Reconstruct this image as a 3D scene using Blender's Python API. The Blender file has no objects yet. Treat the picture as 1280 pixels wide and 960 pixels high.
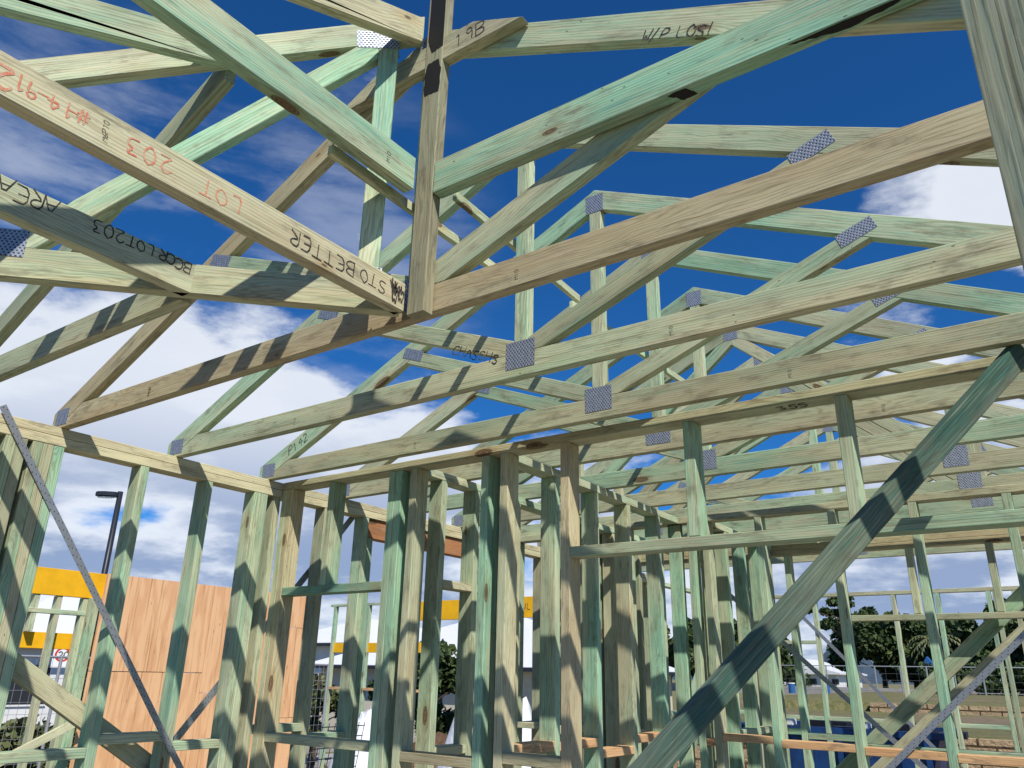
import bpy, bmesh, math, random
from mathutils import Vector, Matrix
random.seed(7)
C = bpy.data.collections.new('site'); bpy.context.scene.collection.children.link(C)
EYE = 1.6                     # camera height; plates and bottom chords sit 1 m above it
R = math.radians

# ------------------------------------------------------------------ materials
def newmat(name):
    m = bpy.data.materials.new(name); m.use_nodes = True
    nt = m.node_tree; nt.nodes.clear()
    out = nt.nodes.new('ShaderNodeOutputMaterial'); b = nt.nodes.new('ShaderNodeBsdfPrincipled')
    nt.links.new(b.outputs[0], out.inputs[0]); b.inputs['Specular IOR Level'].default_value = .3
    return m, nt, b
class NB:
    """tiny node-graph helper"""
    def __init__(s, nt): s.nt = nt
    def n(s, t, **k):
        o = s.nt.nodes.new(t)
        for a, v in k.items(): setattr(o, a, v)
        return o
    def put(s, sock, v):
        if isinstance(v, bpy.types.NodeSocket): s.nt.links.new(v, sock)
        else: sock.default_value = v
    def math(s, op, a, b=0.0, c=None, clamp=False):
        o = s.n('ShaderNodeMath', operation=op, use_clamp=clamp); s.put(o.inputs[0], a); s.put(o.inputs[1], b)
        if c is not None: s.put(o.inputs[2], c)
        return o.outputs[0]
    def mix(s, f, a, b, mode='MIX'):
        o = s.n('ShaderNodeMix', data_type='RGBA', blend_type=mode); s.put(o.inputs[0], f)
        s.put(o.inputs[6], a if isinstance(a, bpy.types.NodeSocket) else (*a, 1)); s.put(o.inputs[7], b if isinstance(b, bpy.types.NodeSocket) else (*b, 1))
        return o.outputs[2]
    def noise(s, vec, scale, detail=3, rough=.55, dist=0):
        o = s.n('ShaderNodeTexNoise'); s.put(o.inputs['Vector'], vec); o.inputs['Scale'].default_value = scale
        o.inputs['Detail'].default_value = detail; o.inputs['Roughness'].default_value = rough; o.inputs['Distortion'].default_value = dist
        return o.outputs[0]
    def map(s, vec, scale=(1,1,1), loc=(0,0,0)):
        o = s.n('ShaderNodeMapping'); s.put(o.inputs[0], vec); o.inputs['Scale'].default_value = scale; o.inputs['Location'].default_value = loc
        return o.outputs[0]
    def step(s, v, a, b, lo=0, hi=1):
        o = s.n('ShaderNodeMapRange', interpolation_type='SMOOTHSTEP'); s.put(o.inputs[0], v)
        o.inputs[1].default_value = a; o.inputs[2].default_value = b; o.inputs[3].default_value = lo; o.inputs[4].default_value = hi
        return o.outputs[0]

def wood_material(name, tan, tan2, tint, tintamt=1.0):
    """sawn pine: growth rings cut through a solid log, resin streaks, knots, blotchy preservative tint.
       obj.color: R = how green the preservative reads, G = how orange the board is, B = brightness"""
    m, nt, b = newmat(name); N = NB(nt)
    wc = N.n('ShaderNodeAttribute', attribute_name='wc').outputs['Vector']
    oc = N.n('ShaderNodeObjectInfo').outputs['Color']
    sc = N.n('ShaderNodeSeparateColor'); nt.links.new(oc, sc.inputs[0])
    def rgb(scale, detail, rough):
        o = N.n('ShaderNodeTexNoise'); nt.links.new(N.map(wc, scale), o.inputs['Vector']); o.inputs['Scale'].default_value = 1
        o.inputs['Detail'].default_value = detail; o.inputs['Roughness'].default_value = rough
        q = N.n('ShaderNodeSeparateColor'); nt.links.new(o.outputs['Color'], q.inputs[0]); return q.outputs
    low, blot, patch = rgb((1.4, 7, 7), 3, .6)
    streak, gs, fib = rgb((4, 120, 120), 3, .65)
    grime, gr2, gr3 = rgb((7, 26, 26), 4, .7)
    sx = N.n('ShaderNodeSeparateXYZ'); nt.links.new(wc, sx.inputs[0])
    wob = N.math('MULTIPLY', N.math('SUBTRACT', low, .5), .10)
    vk = N.n('ShaderNodeTexVoronoi'); vk.inputs['Scale'].default_value = 1.0
    nt.links.new(N.map(wc, (3.0, 8.5, 8.5)), vk.inputs['Vector'])
    vc = N.n('ShaderNodeSeparateColor'); nt.links.new(vk.outputs['Color'], vc.inputs[0])
    rare = N.math('GREATER_THAN', vc.outputs[0], .60)
    ksz = N.math('MULTIPLY_ADD', vc.outputs[1], .9, .45)
    kd = N.math('DIVIDE', vk.outputs['Distance'], ksz)
    ky = N.math('MULTIPLY', N.step(kd, .55, .0), N.math('MULTIPLY', rare, .030))
    yy = N.math('ADD', N.math('ADD', sx.outputs[1], wob), ky); zz = N.math('ADD', sx.outputs[2], N.math('MULTIPLY', wob, .7))
    rr = N.math('SQRT', N.math('ADD', N.math('MULTIPLY', yy, yy), N.math('MULTIPLY', zz, zz)))
    ph = N.math('MULTIPLY', N.math('ADD', N.math('ADD', rr, N.math('MULTIPLY', streak, .006)), N.math('MULTIPLY', sx.outputs[0], .006)), 800)
    ring = N.step(N.math('SINE', ph), -.1, 1.0)
    base = N.mix(N.step(patch, .35, .65), tan, tan2)
    base = N.mix(N.math('MULTIPLY', sc.outputs[1], N.step(low, .3, .7, .45, 1)), base, (.52, .345, .165))
    col = N.mix(N.math('MULTIPLY', ring, N.step(gr2, .3, .7, .15, .85)), base, N.mix(.5, base, (.17, .11, .05)))
    g = N.step(N.math('ADD', N.math('MULTIPLY', blot, .62), N.math('MULTIPLY', gs, .38)), .36, .62, .28, 1.0)
    g = N.math('MULTIPLY', g, sc.outputs[0])
    col = N.mix(N.math('MULTIPLY', g, tintamt), col, N.mix(1.0, col, tint, 'MULTIPLY'))
    line = N.step(N.math('ADD', gs, N.math('MULTIPLY', blot, .5)), .86, .98)
    col = N.mix(N.math('MULTIPLY', line, N.math('MULTIPLY', sc.outputs[0], .6*tintamt)), col, (.13, .29, .27))
    col = N.mix(N.step(streak, .50, .72, 0, .60), col, N.mix(1.0, col, (.50, .42, .34), 'MULTIPLY'))
    col = N.mix(N.step(fib, .48, .25, 0, .30), col, (.66, .62, .46))
    col = N.mix(N.step(grime, .50, .74, 0, .62), col, (.16, .135, .09))
    col = N.mix(N.math('MULTIPLY', N.step(gr3, .50, .8, 0, .35), sc.outputs[1]), col, (.42, .16, .07))
    # dark bark-side wane and yard dirt on a few boards
    kn = N.math('MULTIPLY', N.step(kd, .135, .105), rare)
    halo = N.math('MULTIPLY', N.step(kd, .32, .10), N.math('MULTIPLY', rare, .45))
    col = N.mix(halo, col, N.mix(1.0, col, (.74, .50, .32), 'MULTIPLY'))
    kr = N.math('SINE', N.math('MULTIPLY', N.math('ADD', kd, N.math('MULTIPLY', grime, .05)), 150))
    col = N.mix(N.math('MULTIPLY', kn, .88), col, N.mix(N.step(kr, -.5, 1), (.09, .052, .03), (.20, .12, .065)))
    col = N.mix(N.math('MULTIPLY', N.math('MULTIPLY', N.step(N.math('ABSOLUTE', N.math('SUBTRACT', kd, .125)), .016, .0), rare), .7), col, (.035, .022, .014))
    sp = N.n('ShaderNodeTexVoronoi'); sp.inputs['Scale'].default_value = 1.0; nt.links.new(N.map(wc, (14, 34, 34)), sp.inputs['Vector'])
    spc = N.n('ShaderNodeSeparateColor'); nt.links.new(sp.outputs['Color'], spc.inputs[0])
    col = N.mix(N.math('MULTIPLY', N.step(sp.outputs['Distance'], .085, .05), N.math('MULTIPLY', N.math('GREATER_THAN', spc.outputs[1], .82), .8)), col, (.05, .035, .022))
    bright = N.n('ShaderNodeCombineXYZ')
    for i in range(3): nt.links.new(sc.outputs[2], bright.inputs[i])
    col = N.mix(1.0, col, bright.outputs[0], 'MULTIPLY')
    nt.links.new(col, b.inputs['Base Color'])
    b.inputs['Roughness'].default_value = .74; b.inputs['Specular IOR Level'].default_value = .22
    bp = N.n('ShaderNodeBump'); bp.inputs['Strength'].default_value = .4; bp.inputs['Distance'].default_value = .0015
    h = N.math('ADD', N.math('MULTIPLY', fib, 1.2), N.math('ADD', N.math('MULTIPLY', ring, .3), N.math('MULTIPLY', kn, -.9)))
    nt.links.new(h, bp.inputs['Height']); nt.links.new(bp.outputs[0], b.inputs['Normal'])
    return m
PINE = wood_material('treated_pine', (.68, .61, .39), (.52, .46, .30), (.47, .98, 1.0))
SHADE_TEAL = wood_material('shade_darkened_teal_pine', (.34, .38, .27), (.24, .28, .22), (.20, .52, .52))  # teal pine, its colour darkened to stand in for shade on the prop
LVL = wood_material('red_laminated_timber', (.46, .20, .09), (.38, .16, .07), (1, 1, 1), 0)
RAW = wood_material('untreated_pine', (.72, .45, .23), (.64, .36, .17), (1, 1, 1), 0)

def flat(name, col, rough=.7, metal=0, noise=0, nscale=8, col2=None, bump=0):
    m, nt, b = newmat(name); N = NB(nt)
    b.inputs['Roughness'].default_value = rough; b.inputs['Metallic'].default_value = metal
    tc = N.n('ShaderNodeTexCoord').outputs['Object']
    if noise or col2:
        f = N.noise(tc, nscale, 5, .65)
        c2 = col2 or tuple(max(0, c*(1-noise)) for c in col)
        nt.links.new(N.mix(N.step(f, .35, .7), col, c2), b.inputs['Base Color'])
    else: b.inputs['Base Color'].default_value = (*col, 1)
    if bump:
        bp = N.n('ShaderNodeBump'); bp.inputs['Strength'].default_value = bump; bp.inputs['Distance'].default_value = .02
        nt.links.new(N.noise(tc, nscale*3, 5, .7), bp.inputs['Height']); nt.links.new(bp.outputs[0], b.inputs['Normal'])
    return m
def ink_mat(name, col, under, lo, hi):
    m, nt, b = newmat(name); N = NB(nt)
    p = N.n('ShaderNodeNewGeometry').outputs['Position']
    f = N.math('ADD', N.math('MULTIPLY', N.noise(p, 420, 3, .7), .6), N.math('MULTIPLY', N.noise(p, 60, 3, .6), .4))
    nt.links.new(N.mix(N.step(f, lo, hi), col, under), b.inputs['Base Color']); b.inputs['Roughness'].default_value = .85
    return m
def plate_material():
    m, nt, b = newmat('galvanised_nail_plate'); N = NB(nt)
    uv = N.n('ShaderNodeUVMap', uv_map='UVMap').outputs[0]
    s = N.n('ShaderNodeSeparateXYZ'); nt.links.new(uv, s.inputs[0])
    pu, pv = .0125, .0085
    v = N.math('DIVIDE', s.outputs[1], pv); row = N.math('FLOOR', v)
    u = N.math('ADD', N.math('DIVIDE', s.outputs[0], pu), N.math('MULTIPLY', N.math('MODULO', row, 2), .5))
    fu = N.math('ABSOLUTE', N.math('SUBTRACT', N.math('FRACT', u), .5)); fv = N.math('ABSOLUTE', N.math('SUBTRACT', N.math('FRACT', v), .5))
    slot = N.math('MULTIPLY', N.step(fu, .36, .28), N.step(fv, .30, .20))
    fu2 = N.math('FRACT', u)
    tab = N.math('MULTIPLY', slot, N.step(fu2, .42, .30))
    wear = N.noise(uv, 60, 3)
    col = N.mix(N.step(wear, .3, .7), (.40, .44, .50), (.28, .31, .37))
    col = N.mix(slot, col, (.035, .045, .07)); col = N.mix(tab, col, (.62, .66, .72))
    nt.links.new(col, b.inputs['Base Color'])
    nt.links.new(N.math('SUBTRACT', .55, slot), b.inputs['Metallic']); b.inputs['Roughness'].default_value = .5
    bp = N.n('ShaderNodeBump'); bp.inputs['Strength'].default_value = .8; bp.inputs['Distance'].default_value = .003
    nt.links.new(N.math('ADD', N.math('MULTIPLY', slot, -1), N.math('MULTIPLY', tab, 2)), bp.inputs['Height']); nt.links.new(bp.outputs[0], b.inputs['Normal'])
    return m
PLATE = plate_material()
def strap_material():
    m, nt, b = newmat('perforated_galvanised_strap'); N = NB(nt)
    uv = N.n('ShaderNodeUVMap', uv_map='UVMap').outputs[0]
    s = N.n('ShaderNodeSeparateXYZ'); nt.links.new(uv, s.inputs[0])
    u = N.math('DIVIDE', s.outputs[0], .045)
    row = N.math('FLOOR', N.math('DIVIDE', s.outputs[1], .0105))
    u = N.math('ADD', u, N.math('MULTIPLY', row, .333))
    fu = N.math('MULTIPLY', N.math('SUBTRACT', N.math('FRACT', u), .5), .045)
    fv = N.math('MULTIPLY', N.math('SUBTRACT', N.math('FRACT', N.math('DIVIDE', s.outputs[1], .0105)), .5), .0105)
    d = N.math('SQRT', N.math('ADD', N.math('MULTIPLY', fu, fu), N.math('MULTIPLY', fv, fv)))
    hole = N.step(d, .0030, .0022)
    col = N.mix(N.noise(uv, 40, 3), (.46, .48, .51), (.30, .32, .35)); col = N.mix(hole, col, (.02, .02, .02))
    nt.links.new(col, b.inputs['Base Color']); nt.links.new(N.math('SUBTRACT', .7, hole), b.inputs['Metallic']); b.inputs['Roughness'].default_value = .45
    return m
STRAP = strap_material()
M = dict(
    ink=ink_mat('black_marker', (.03, .026, .026), (.30, .26, .17), .50, .66), red=ink_mat('red_crayon', (.66, .16, .09), (.60, .42, .26), .42, .60),
    char=flat('black_spray_paint', (.012, .011, .010), .75),
    yellow=flat('yellow_coated_beam', (.95, .50, .012), .55, noise=.2, nscale=3),
    white=flat('white_painted_metal', (.78, .78, .76), .5, noise=.08, nscale=2), cream=flat('cream_render', (.62, .56, .44), .8, noise=.12, nscale=2),
    roofwhite=flat('pale_roof_sheeting', (.72, .73, .74), .45, noise=.06), dark=flat('dark_opening', (.03, .032, .036), .4),
    pole=flat('dark_grey_powder_coat', (.022, .025, .035), .4), gal=flat('galvanised_pipe', (.45, .47, .48), .45, .6),
    concrete=flat('concrete_slab', (.38, .36, .33), .85, noise=.25, nscale=2.5, bump=.2),
    blue=flat('blue_painted_steel', (.010, .055, .19), .45, col2=(.012, .03, .09), nscale=4), navy=flat('black_bin_liner', (.012, .014, .022), .5, noise=.3, bump=.4),
    film=flat('white_plastic_film', (.80, .82, .85), .35, noise=.1, nscale=5, bump=.7), soil=flat('brown_excavated_soil', (.17, .10, .06), .95, noise=.5, nscale=5, bump=.8),
    asphalt=flat('asphalt', (.055, .055, .06), .9, noise=.2, nscale=6), hill=flat('far_hill', (.045, .07, .10), 1),
    brick=flat('dark_brick', (.13, .07, .05), .9, noise=.4, nscale=9), trunk=flat('tree_bark', (.10, .075, .05), .95, noise=.4, nscale=6),
    lightblue=flat('blue_sheeting', (.03, .12, .32), .5), plastic=flat('white_plastic', (.8, .8, .78), .4),
    grime=flat('black_rubber', (.02, .02, .02), .7), redw=flat('red_enamel', (.6, .03, .02), .4),
)
def ground_mat():
    m, nt, b = newmat('grass_and_dirt'); N = NB(nt)
    p = N.n('ShaderNodeNewGeometry').outputs['Position']
    a = N.noise(p, .35, 6, .7); f = N.noise(p, 9, 5, .75)
    g = N.mix(N.step(f, .35, .7), (.11, .125, .04), (.27, .235, .11))
    d = N.mix(N.step(f, .3, .7), (.20, .14, .085), (.28, .22, .15))
    nt.links.new(N.mix(N.step(a, .50, .62), g, d), b.inputs['Base Color']); b.inputs['Roughness'].default_value = .95
    bp = N.n('ShaderNodeBump'); bp.inputs['Strength'].default_value = .9; bp.inputs['Distance'].default_value = .05
    nt.links.new(N.noise(p, 22, 5, .8), bp.inputs['Height']); nt.links.new(bp.outputs[0], b.inputs['Normal'])
    return m
def soil_mat():
    m, nt, b = newmat('building_site_soil'); N = NB(nt)
    p = N.n('ShaderNodeNewGeometry').outputs['Position']
    f = N.noise(p, 3, 7, .75); a = N.noise(p, .4, 4, .6)
    c = N.mix(N.step(f, .3, .7), (.30, .215, .13), (.16, .105, .06))
    nt.links.new(N.mix(N.step(a, .5, .7), c, (.10, .105, .04)), b.inputs['Base Color']); b.inputs['Roughness'].default_value = .95
    bp = N.n('ShaderNodeBump'); bp.inputs['Strength'].default_value = 1; bp.inputs['Distance'].default_value = .06
    nt.links.new(N.noise(p, 7, 7, .8), bp.inputs['Height']); nt.links.new(bp.outputs[0], b.inputs['Normal'])
    return m
M['grass'] = ground_mat(); M['site'] = soil_mat()
def ply_mat():
    m, nt, b = newmat('plywood_face'); N = NB(nt)
    tc = N.n('ShaderNodeTexCoord').outputs['Object']
    oi = N.n('ShaderNodeObjectInfo').outputs['Random']
    off = N.n('ShaderNodeCombineXYZ'); nt.links.new(N.math('MULTIPLY', oi, 37), off.inputs[1])
    v = N.n('ShaderNodeVectorMath', operation='ADD'); nt.links.new(tc, v.inputs[0]); nt.links.new(off.outputs[0], v.inputs[1]); v = v.outputs[0]
    lowf = N.noise(N.map(v, (3, 3, .8)), 1.0, 3)
    sy = N.n('ShaderNodeSeparateXYZ'); nt.links.new(v, sy.inputs[0])
    w = N.math('SINE', N.math('MULTIPLY', N.math('ADD', sy.outputs[1], N.math('MULTIPLY', lowf, .9)), 34))
    st = N.noise(N.map(v, (20, 34, .9)), 1.0, 5, .7)
    col = N.mix(N.step(w, -.6, 1, 0, .7), (.82, .49, .26), (.70, .37, .18)); col = N.mix(N.step(st, .50, .68, 0, .80), col, (.40, .17, .07))
    col = N.mix(N.step(st, .42, .22, 0, .6), col, (.88, .56, .30))
    pt = N.noise(N.map(v, (60, 60, 9)), 1.0, 2); col = N.mix(N.step(pt, .70, .76), col, (.10, .04, .02))
    nt.links.new(col, b.inputs['Base Color']); b.inputs['Roughness'].default_value = .65
    return m
M['ply'] = ply_mat()
def block_mat():
    m, nt, b = newmat('split_face_sandstone_block'); N = NB(nt)
    g = N.n('ShaderNodeTexCoord').outputs['Object']
    sw = N.n('ShaderNodeSeparateXYZ'); nt.links.new(g, sw.inputs[0]); cb = N.n('ShaderNodeCombineXYZ')
    nt.links.new(sw.outputs[0], cb.inputs[0]); nt.links.new(sw.outputs[2], cb.inputs[1])
    br = N.n('ShaderNodeTexBrick'); nt.links.new(cb.outputs[0], br.inputs['Vector'])
    br.inputs['Scale'].default_value = 1; br.inputs['Brick Width'].default_value = .42; br.inputs['Row Height'].default_value = .21; br.inputs['Mortar Size'].default_value = .016
    br.inputs['Color1'].default_value = (.62, .46, .27, 1); br.inputs['Color2'].default_value = (.50, .36, .21, 1); br.inputs['Mortar'].default_value = (.06, .04, .025, 1)
    f = N.noise(g, 14, 5, .7)
    nt.links.new(N.mix(N.step(f, .35, .7, 0, .5), br.outputs[0], (.30, .19, .10)), b.inputs['Base Color']); b.inputs['Roughness'].default_value = .9
    bp = N.n('ShaderNodeBump'); bp.inputs['Strength'].default_value = 1; bp.inputs['Distance'].default_value = .06
    nt.links.new(N.math('SUBTRACT', f, br.outputs[1]), bp.inputs['Height']); nt.links.new(bp.outputs[0], b.inputs['Normal'])
    return m
M['block'] = block_mat()
def leaf_mat(name, a, c):
    m, nt, b = newmat(name); N = NB(nt)
    v = N.n('ShaderNodeAttribute', attribute_name='leaf').outputs['Fac']
    nt.links.new(N.mix(v, a, c), b.inputs['Base Color']); b.inputs['Roughness'].default_value = .6
    return m
LEAF = leaf_mat('dark_foliage', (.020, .040, .014), (.085, .125, .035)); LEAF2 = leaf_mat('dry_green_foliage', (.04, .06, .02), (.15, .16, .06))

# ------------------------------------------------------------------ object helpers
def thing(name, label, cat, loc=(0, 0, 0), group=None):
    o = bpy.data.objects.new(name, None); C.objects.link(o); o.location = loc; o.empty_display_size = .1
    o['label'] = label; o['category'] = cat
    if group: o['group'] = group
    return o
def tag(o, label, cat, group=None):
    o['label'] = label; o['category'] = cat
    if group: o['group'] = group
    return o
def link(name, me, mat, parent=None, color=None):
    o = bpy.data.objects.new(name, me); C.objects.link(o)
    if mat: me.materials.append(mat)
    if parent is not None:
        o.parent = parent; o.matrix_parent_inverse = Matrix.Translation(-Vector(parent.location))
    if color: o.color = (*color, 1)
    return o
def struct(name, me, mat):
    o = link(name, me, mat); o['kind'] = 'structure'; return o
def tint(g=None, o=None, b=None):
    return (random.uniform(.30, .95) if g is None else g, random.uniform(0, .22) if o is None else o, random.uniform(.82, 1.08) if b is None else b)
def prism(pts, ext, along, bevel=.0022):
    """closed solid: polygon pts (3D, planar) swept by vector ext; wood coordinate runs along 'along'"""
    bm = bmesh.new()
    a = [bm.verts.new(p) for p in pts]; c = [bm.verts.new(Vector(p)+Vector(ext)) for p in pts]
    bm.faces.new(a); bm.faces.new(c[::-1])
    for i in range(len(a)):
        j = (i+1) % len(a); bm.faces.new((a[j], a[i], c[i], c[j]))
    bmesh.ops.recalc_face_normals(bm, faces=bm.faces)
    if bevel: bmesh.ops.bevel(bm, geom=list(bm.edges), offset=bevel, segments=1, affect='EDGES')
    me = bpy.data.meshes.new('m'); bm.to_mesh(me); bm.free()
    ax = Vector(along).normalized(); ex = Vector(ext).normalized(); ez = ax.cross(ex).normalized()
    pc = Vector((random.uniform(-40, 40), random.choice((-1, 1))*random.uniform(.06, .11), random.choice((-1, 1))*random.uniform(.11, .17)))
    o = Vector(pts[0]); at = me.attributes.new('wc', 'FLOAT_VECTOR', 'POINT')
    for v in me.vertices:
        d = v.co-o; at.data[v.index].vector = (d.dot(ax)+pc.x, d.dot(ex)+pc.y, d.dot(ez)+pc.z)
    return me
def clip(poly, p, n):
    """keep the side of the 2D line through p with normal n where (q-p).n <= 0"""
    out = []
    for i in range(len(poly)):
        a, b = poly[i], poly[(i+1) % len(poly)]
        da = (a[0]-p[0])*n[0]+(a[1]-p[1])*n[1]; db = (b[0]-p[0])*n[0]+(b[1]-p[1])*n[1]
        if da <= 0: out.append(a)
        if (da < 0 < db) or (db < 0 < da):
            t = da/(da-db); out.append((a[0]+t*(b[0]-a[0]), a[1]+t*(b[1]-a[1])))
    return out
def strip(a, b, w, ext=.25):
    d = Vector((b[0]-a[0], b[1]-a[1])).normalized(); n = Vector((-d.y, d.x))*w/2; e = d*ext
    return [(a[0]-e.x+n.x, a[1]-e.y+n.y), (a[0]-e.x-n.x, a[1]-e.y-n.y), (b[0]+e.x-n.x, b[1]+e.y-n.y), (b[0]+e.x+n.x, b[1]+e.y+n.y)]
class Frame2:
    """a vertical plane: (s,z) -> world; s along dir u from origin o; thickness along t"""
    def __init__(s, o, u, t): s.o = Vector(o); s.u = Vector(u).normalized(); s.t = Vector(t)
    def P(s, q, off=0): return s.o+s.u*q[0]+Vector((0, 0, q[1]+EYE))+s.t.normalized()*off
    def timber(s, name, poly, parent, color=None, mat=None, along=None):
        if along is None:
            best = max(((poly[(i+1) % len(poly)][0]-poly[i][0], poly[(i+1) % len(poly)][1]-poly[i][1]) for i in range(len(poly))), key=lambda e: e[0]**2+e[1]**2)
        else: best = along
        al = s.u*best[0]+Vector((0, 0, best[1]))
        return link(name, prism([s.P(q) for q in poly], s.t, al), mat or PINE, parent, color or tint())
    def plate(s, c, w, h, parent, rot=0, both=True):
        for side in ((-1, 1) if both else (-1,)):
            off = -.0016 if side < 0 else s.t.length+.0004
            bm = bmesh.new(); uvl = bm.loops.layers.uv.new('UVMap')
            ca, sa = math.cos(rot), math.sin(rot)
            def q(x, y, o): return s.P((c[0]+x*ca-y*sa, c[1]+x*sa+y*ca), off+o)
            cor = [(-w/2, -h/2), (w/2, -h/2), (w/2, h/2), (-w/2, h/2)]
            A = [bm.verts.new(q(x, y, 0)) for x, y in cor]; B = [bm.verts.new(q(x, y, .0012)) for x, y in cor]
            fs = [bm.faces.new(A), bm.faces.new(B[::-1])]+[bm.faces.new((A[(i+1) % 4], A[i], B[i], B[(i+1) % 4])) for i in range(4)]
            uvm = {v: cor[i % 4] for i, v in enumerate(A+B)}
            for f in fs:
                for l in f.loops: l[uvl].uv = (uvm[l.vert][0]+5, uvm[l.vert][1]+5)
            bmesh.ops.recalc_face_normals(bm, faces=bm.faces)
            me = bpy.data.meshes.new('m'); bm.to_mesh(me); bm.free(); link('nail_plate', me, PLATE, parent)
def box(name, lo, hi, parent, color=None, mat=None, along=None, bevel=.0022):
    lo = Vector(lo); hi = Vector(hi); d = hi-lo
    if along is None: along = [(1, 0, 0), (0, 1, 0), (0, 0, 1)][max(range(3), key=lambda i: d[i])]
    if abs(along[1]) > .5: pts = [(lo.x, lo.y, lo.z), (lo.x, hi.y, lo.z), (lo.x, hi.y, hi.z), (lo.x, lo.y, hi.z)]; ext = (d.x, 0, 0)
    else: pts = [(lo.x, lo.y, lo.z), (hi.x, lo.y, lo.z), (hi.x, lo.y, hi.z), (lo.x, lo.y, hi.z)]; ext = (0, d.y, 0)
    return link(name, prism(pts, ext, along, bevel), mat or PINE, parent, color or tint())
def bar(name, a, b, w, t, n, parent=None, mat=None, color=None, bevel=.0022):
    """straight timber from a to b: width w across, thickness t along (roughly) n"""
    a = Vector(a); b = Vector(b); d = (b-a).normalized(); n = Vector(n); n = (n-d*n.dot(d)).normalized(); s = d.cross(n)*w/2
    h = n*t/2
    return link(name, prism([a-s-h, b-s-h, b+s-h, a+s-h], n*t, d, bevel), mat or PINE, parent, color or tint())
def strap(name, a, b, w, n, parent):
    a = Vector(a); b = Vector(b); d = (b-a).normalized(); n = Vector(n); n = (n-d*n.dot(d)).normalized(); s = d.cross(n)
    bm = bmesh.new(); uvl = bm.loops.layers.uv.new('UVMap'); L = (b-a).length; K = max(2, int(L/.15)); rows = []
    for i in range(K+1):
        p = a+(b-a)*i/K+n*.0012*math.sin(i*1.7)
        rows.append([(bm.verts.new(p+s*y+n*z), (i*L/K, y+w/2)) for y, z in ((-w/2, 0), (w/2, 0), (w/2, .0015), (-w/2, .0015))])
    uvm = {v: uv for r in rows for v, uv in r}
    for r, q in zip(rows, rows[1:]):
        for j in range(4): bm.faces.new((r[j][0], r[(j+1) % 4][0], q[(j+1) % 4][0], q[j][0]))
    bm.faces.new([x[0] for x in rows[0]]); bm.faces.new([x[0] for x in rows[-1]][::-1])
    for f in bm.faces:
        for l in f.loops: l[uvl].uv = uvm[l.vert]
    bmesh.ops.recalc_face_normals(bm, faces=bm.faces)
    me = bpy.data.meshes.new('m'); bm.to_mesh(me); bm.free(); return link(name, me, STRAP, parent)
class MB:
    """collects plain solids into one mesh"""
    def __init__(s): s.bm = bmesh.new()
    def box(s, lo, hi):
        v = [s.bm.verts.new((x, y, z)) for z in (lo[2], hi[2]) for y in (lo[1], hi[1]) for x in (lo[0], hi[0])]
        for f in ((0, 2, 3, 1), (4, 5, 7, 6), (0, 1, 5, 4), (2, 6, 7, 3), (0, 4, 6, 2), (1, 3, 7, 5)): s.bm.faces.new([v[i] for i in f])
        return s
    def poly(s, pts, ext):
        a = [s.bm.verts.new(p) for p in pts]; c = [s.bm.verts.new(Vector(p)+Vector(ext)) for p in pts]
        s.bm.faces.new(a); s.bm.faces.new(c[::-1])
        for i in range(len(a)): j = (i+1) % len(a); s.bm.faces.new((a[j], a[i], c[i], c[j]))
        return s
    def tube(s, pts, r0, r1=None, seg=8):
        r1 = r0 if r1 is None else r1; rings = []; n = len(pts)
        for i, p in enumerate(pts):
            p = Vector(p); d = (Vector(pts[min(i+1, n-1)])-Vector(pts[max(i-1, 0)])).normalized()
            u = d.cross(Vector((0, 0, 1)));  u = u.normalized() if u.length > .1 else d.cross(Vector((0, 1, 0))).normalized(); w = d.cross(u)
            r = r0+(r1-r0)*i/max(1, n-1)
            rings.append([s.bm.verts.new(p+(u*math.cos(k*6.2832/seg)+w*math.sin(k*6.2832/seg))*r) for k in range(seg)])
        for a, b in zip(rings, rings[1:]):
            for k in range(seg): s.bm.faces.new((a[k], a[(k+1) % seg], b[(k+1) % seg], b[k]))
        s.bm.faces.new(rings[0][::-1]); s.bm.faces.new(rings[-1]); return s
    def build(s, name, mat, parent=None, smooth=False, bevel=0):
        bmesh.ops.recalc_face_normals(s.bm, faces=s.bm.faces)
        if bevel: bmesh.ops.bevel(s.bm, geom=list(s.bm.edges), offset=bevel, segments=2, affect='EDGES')
        me = bpy.data.meshes.new('m'); s.bm.to_mesh(me); s.bm.free()
        if smooth:
            for p in me.polygons: p.use_smooth = True
        return link(name, me, mat, parent)

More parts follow.
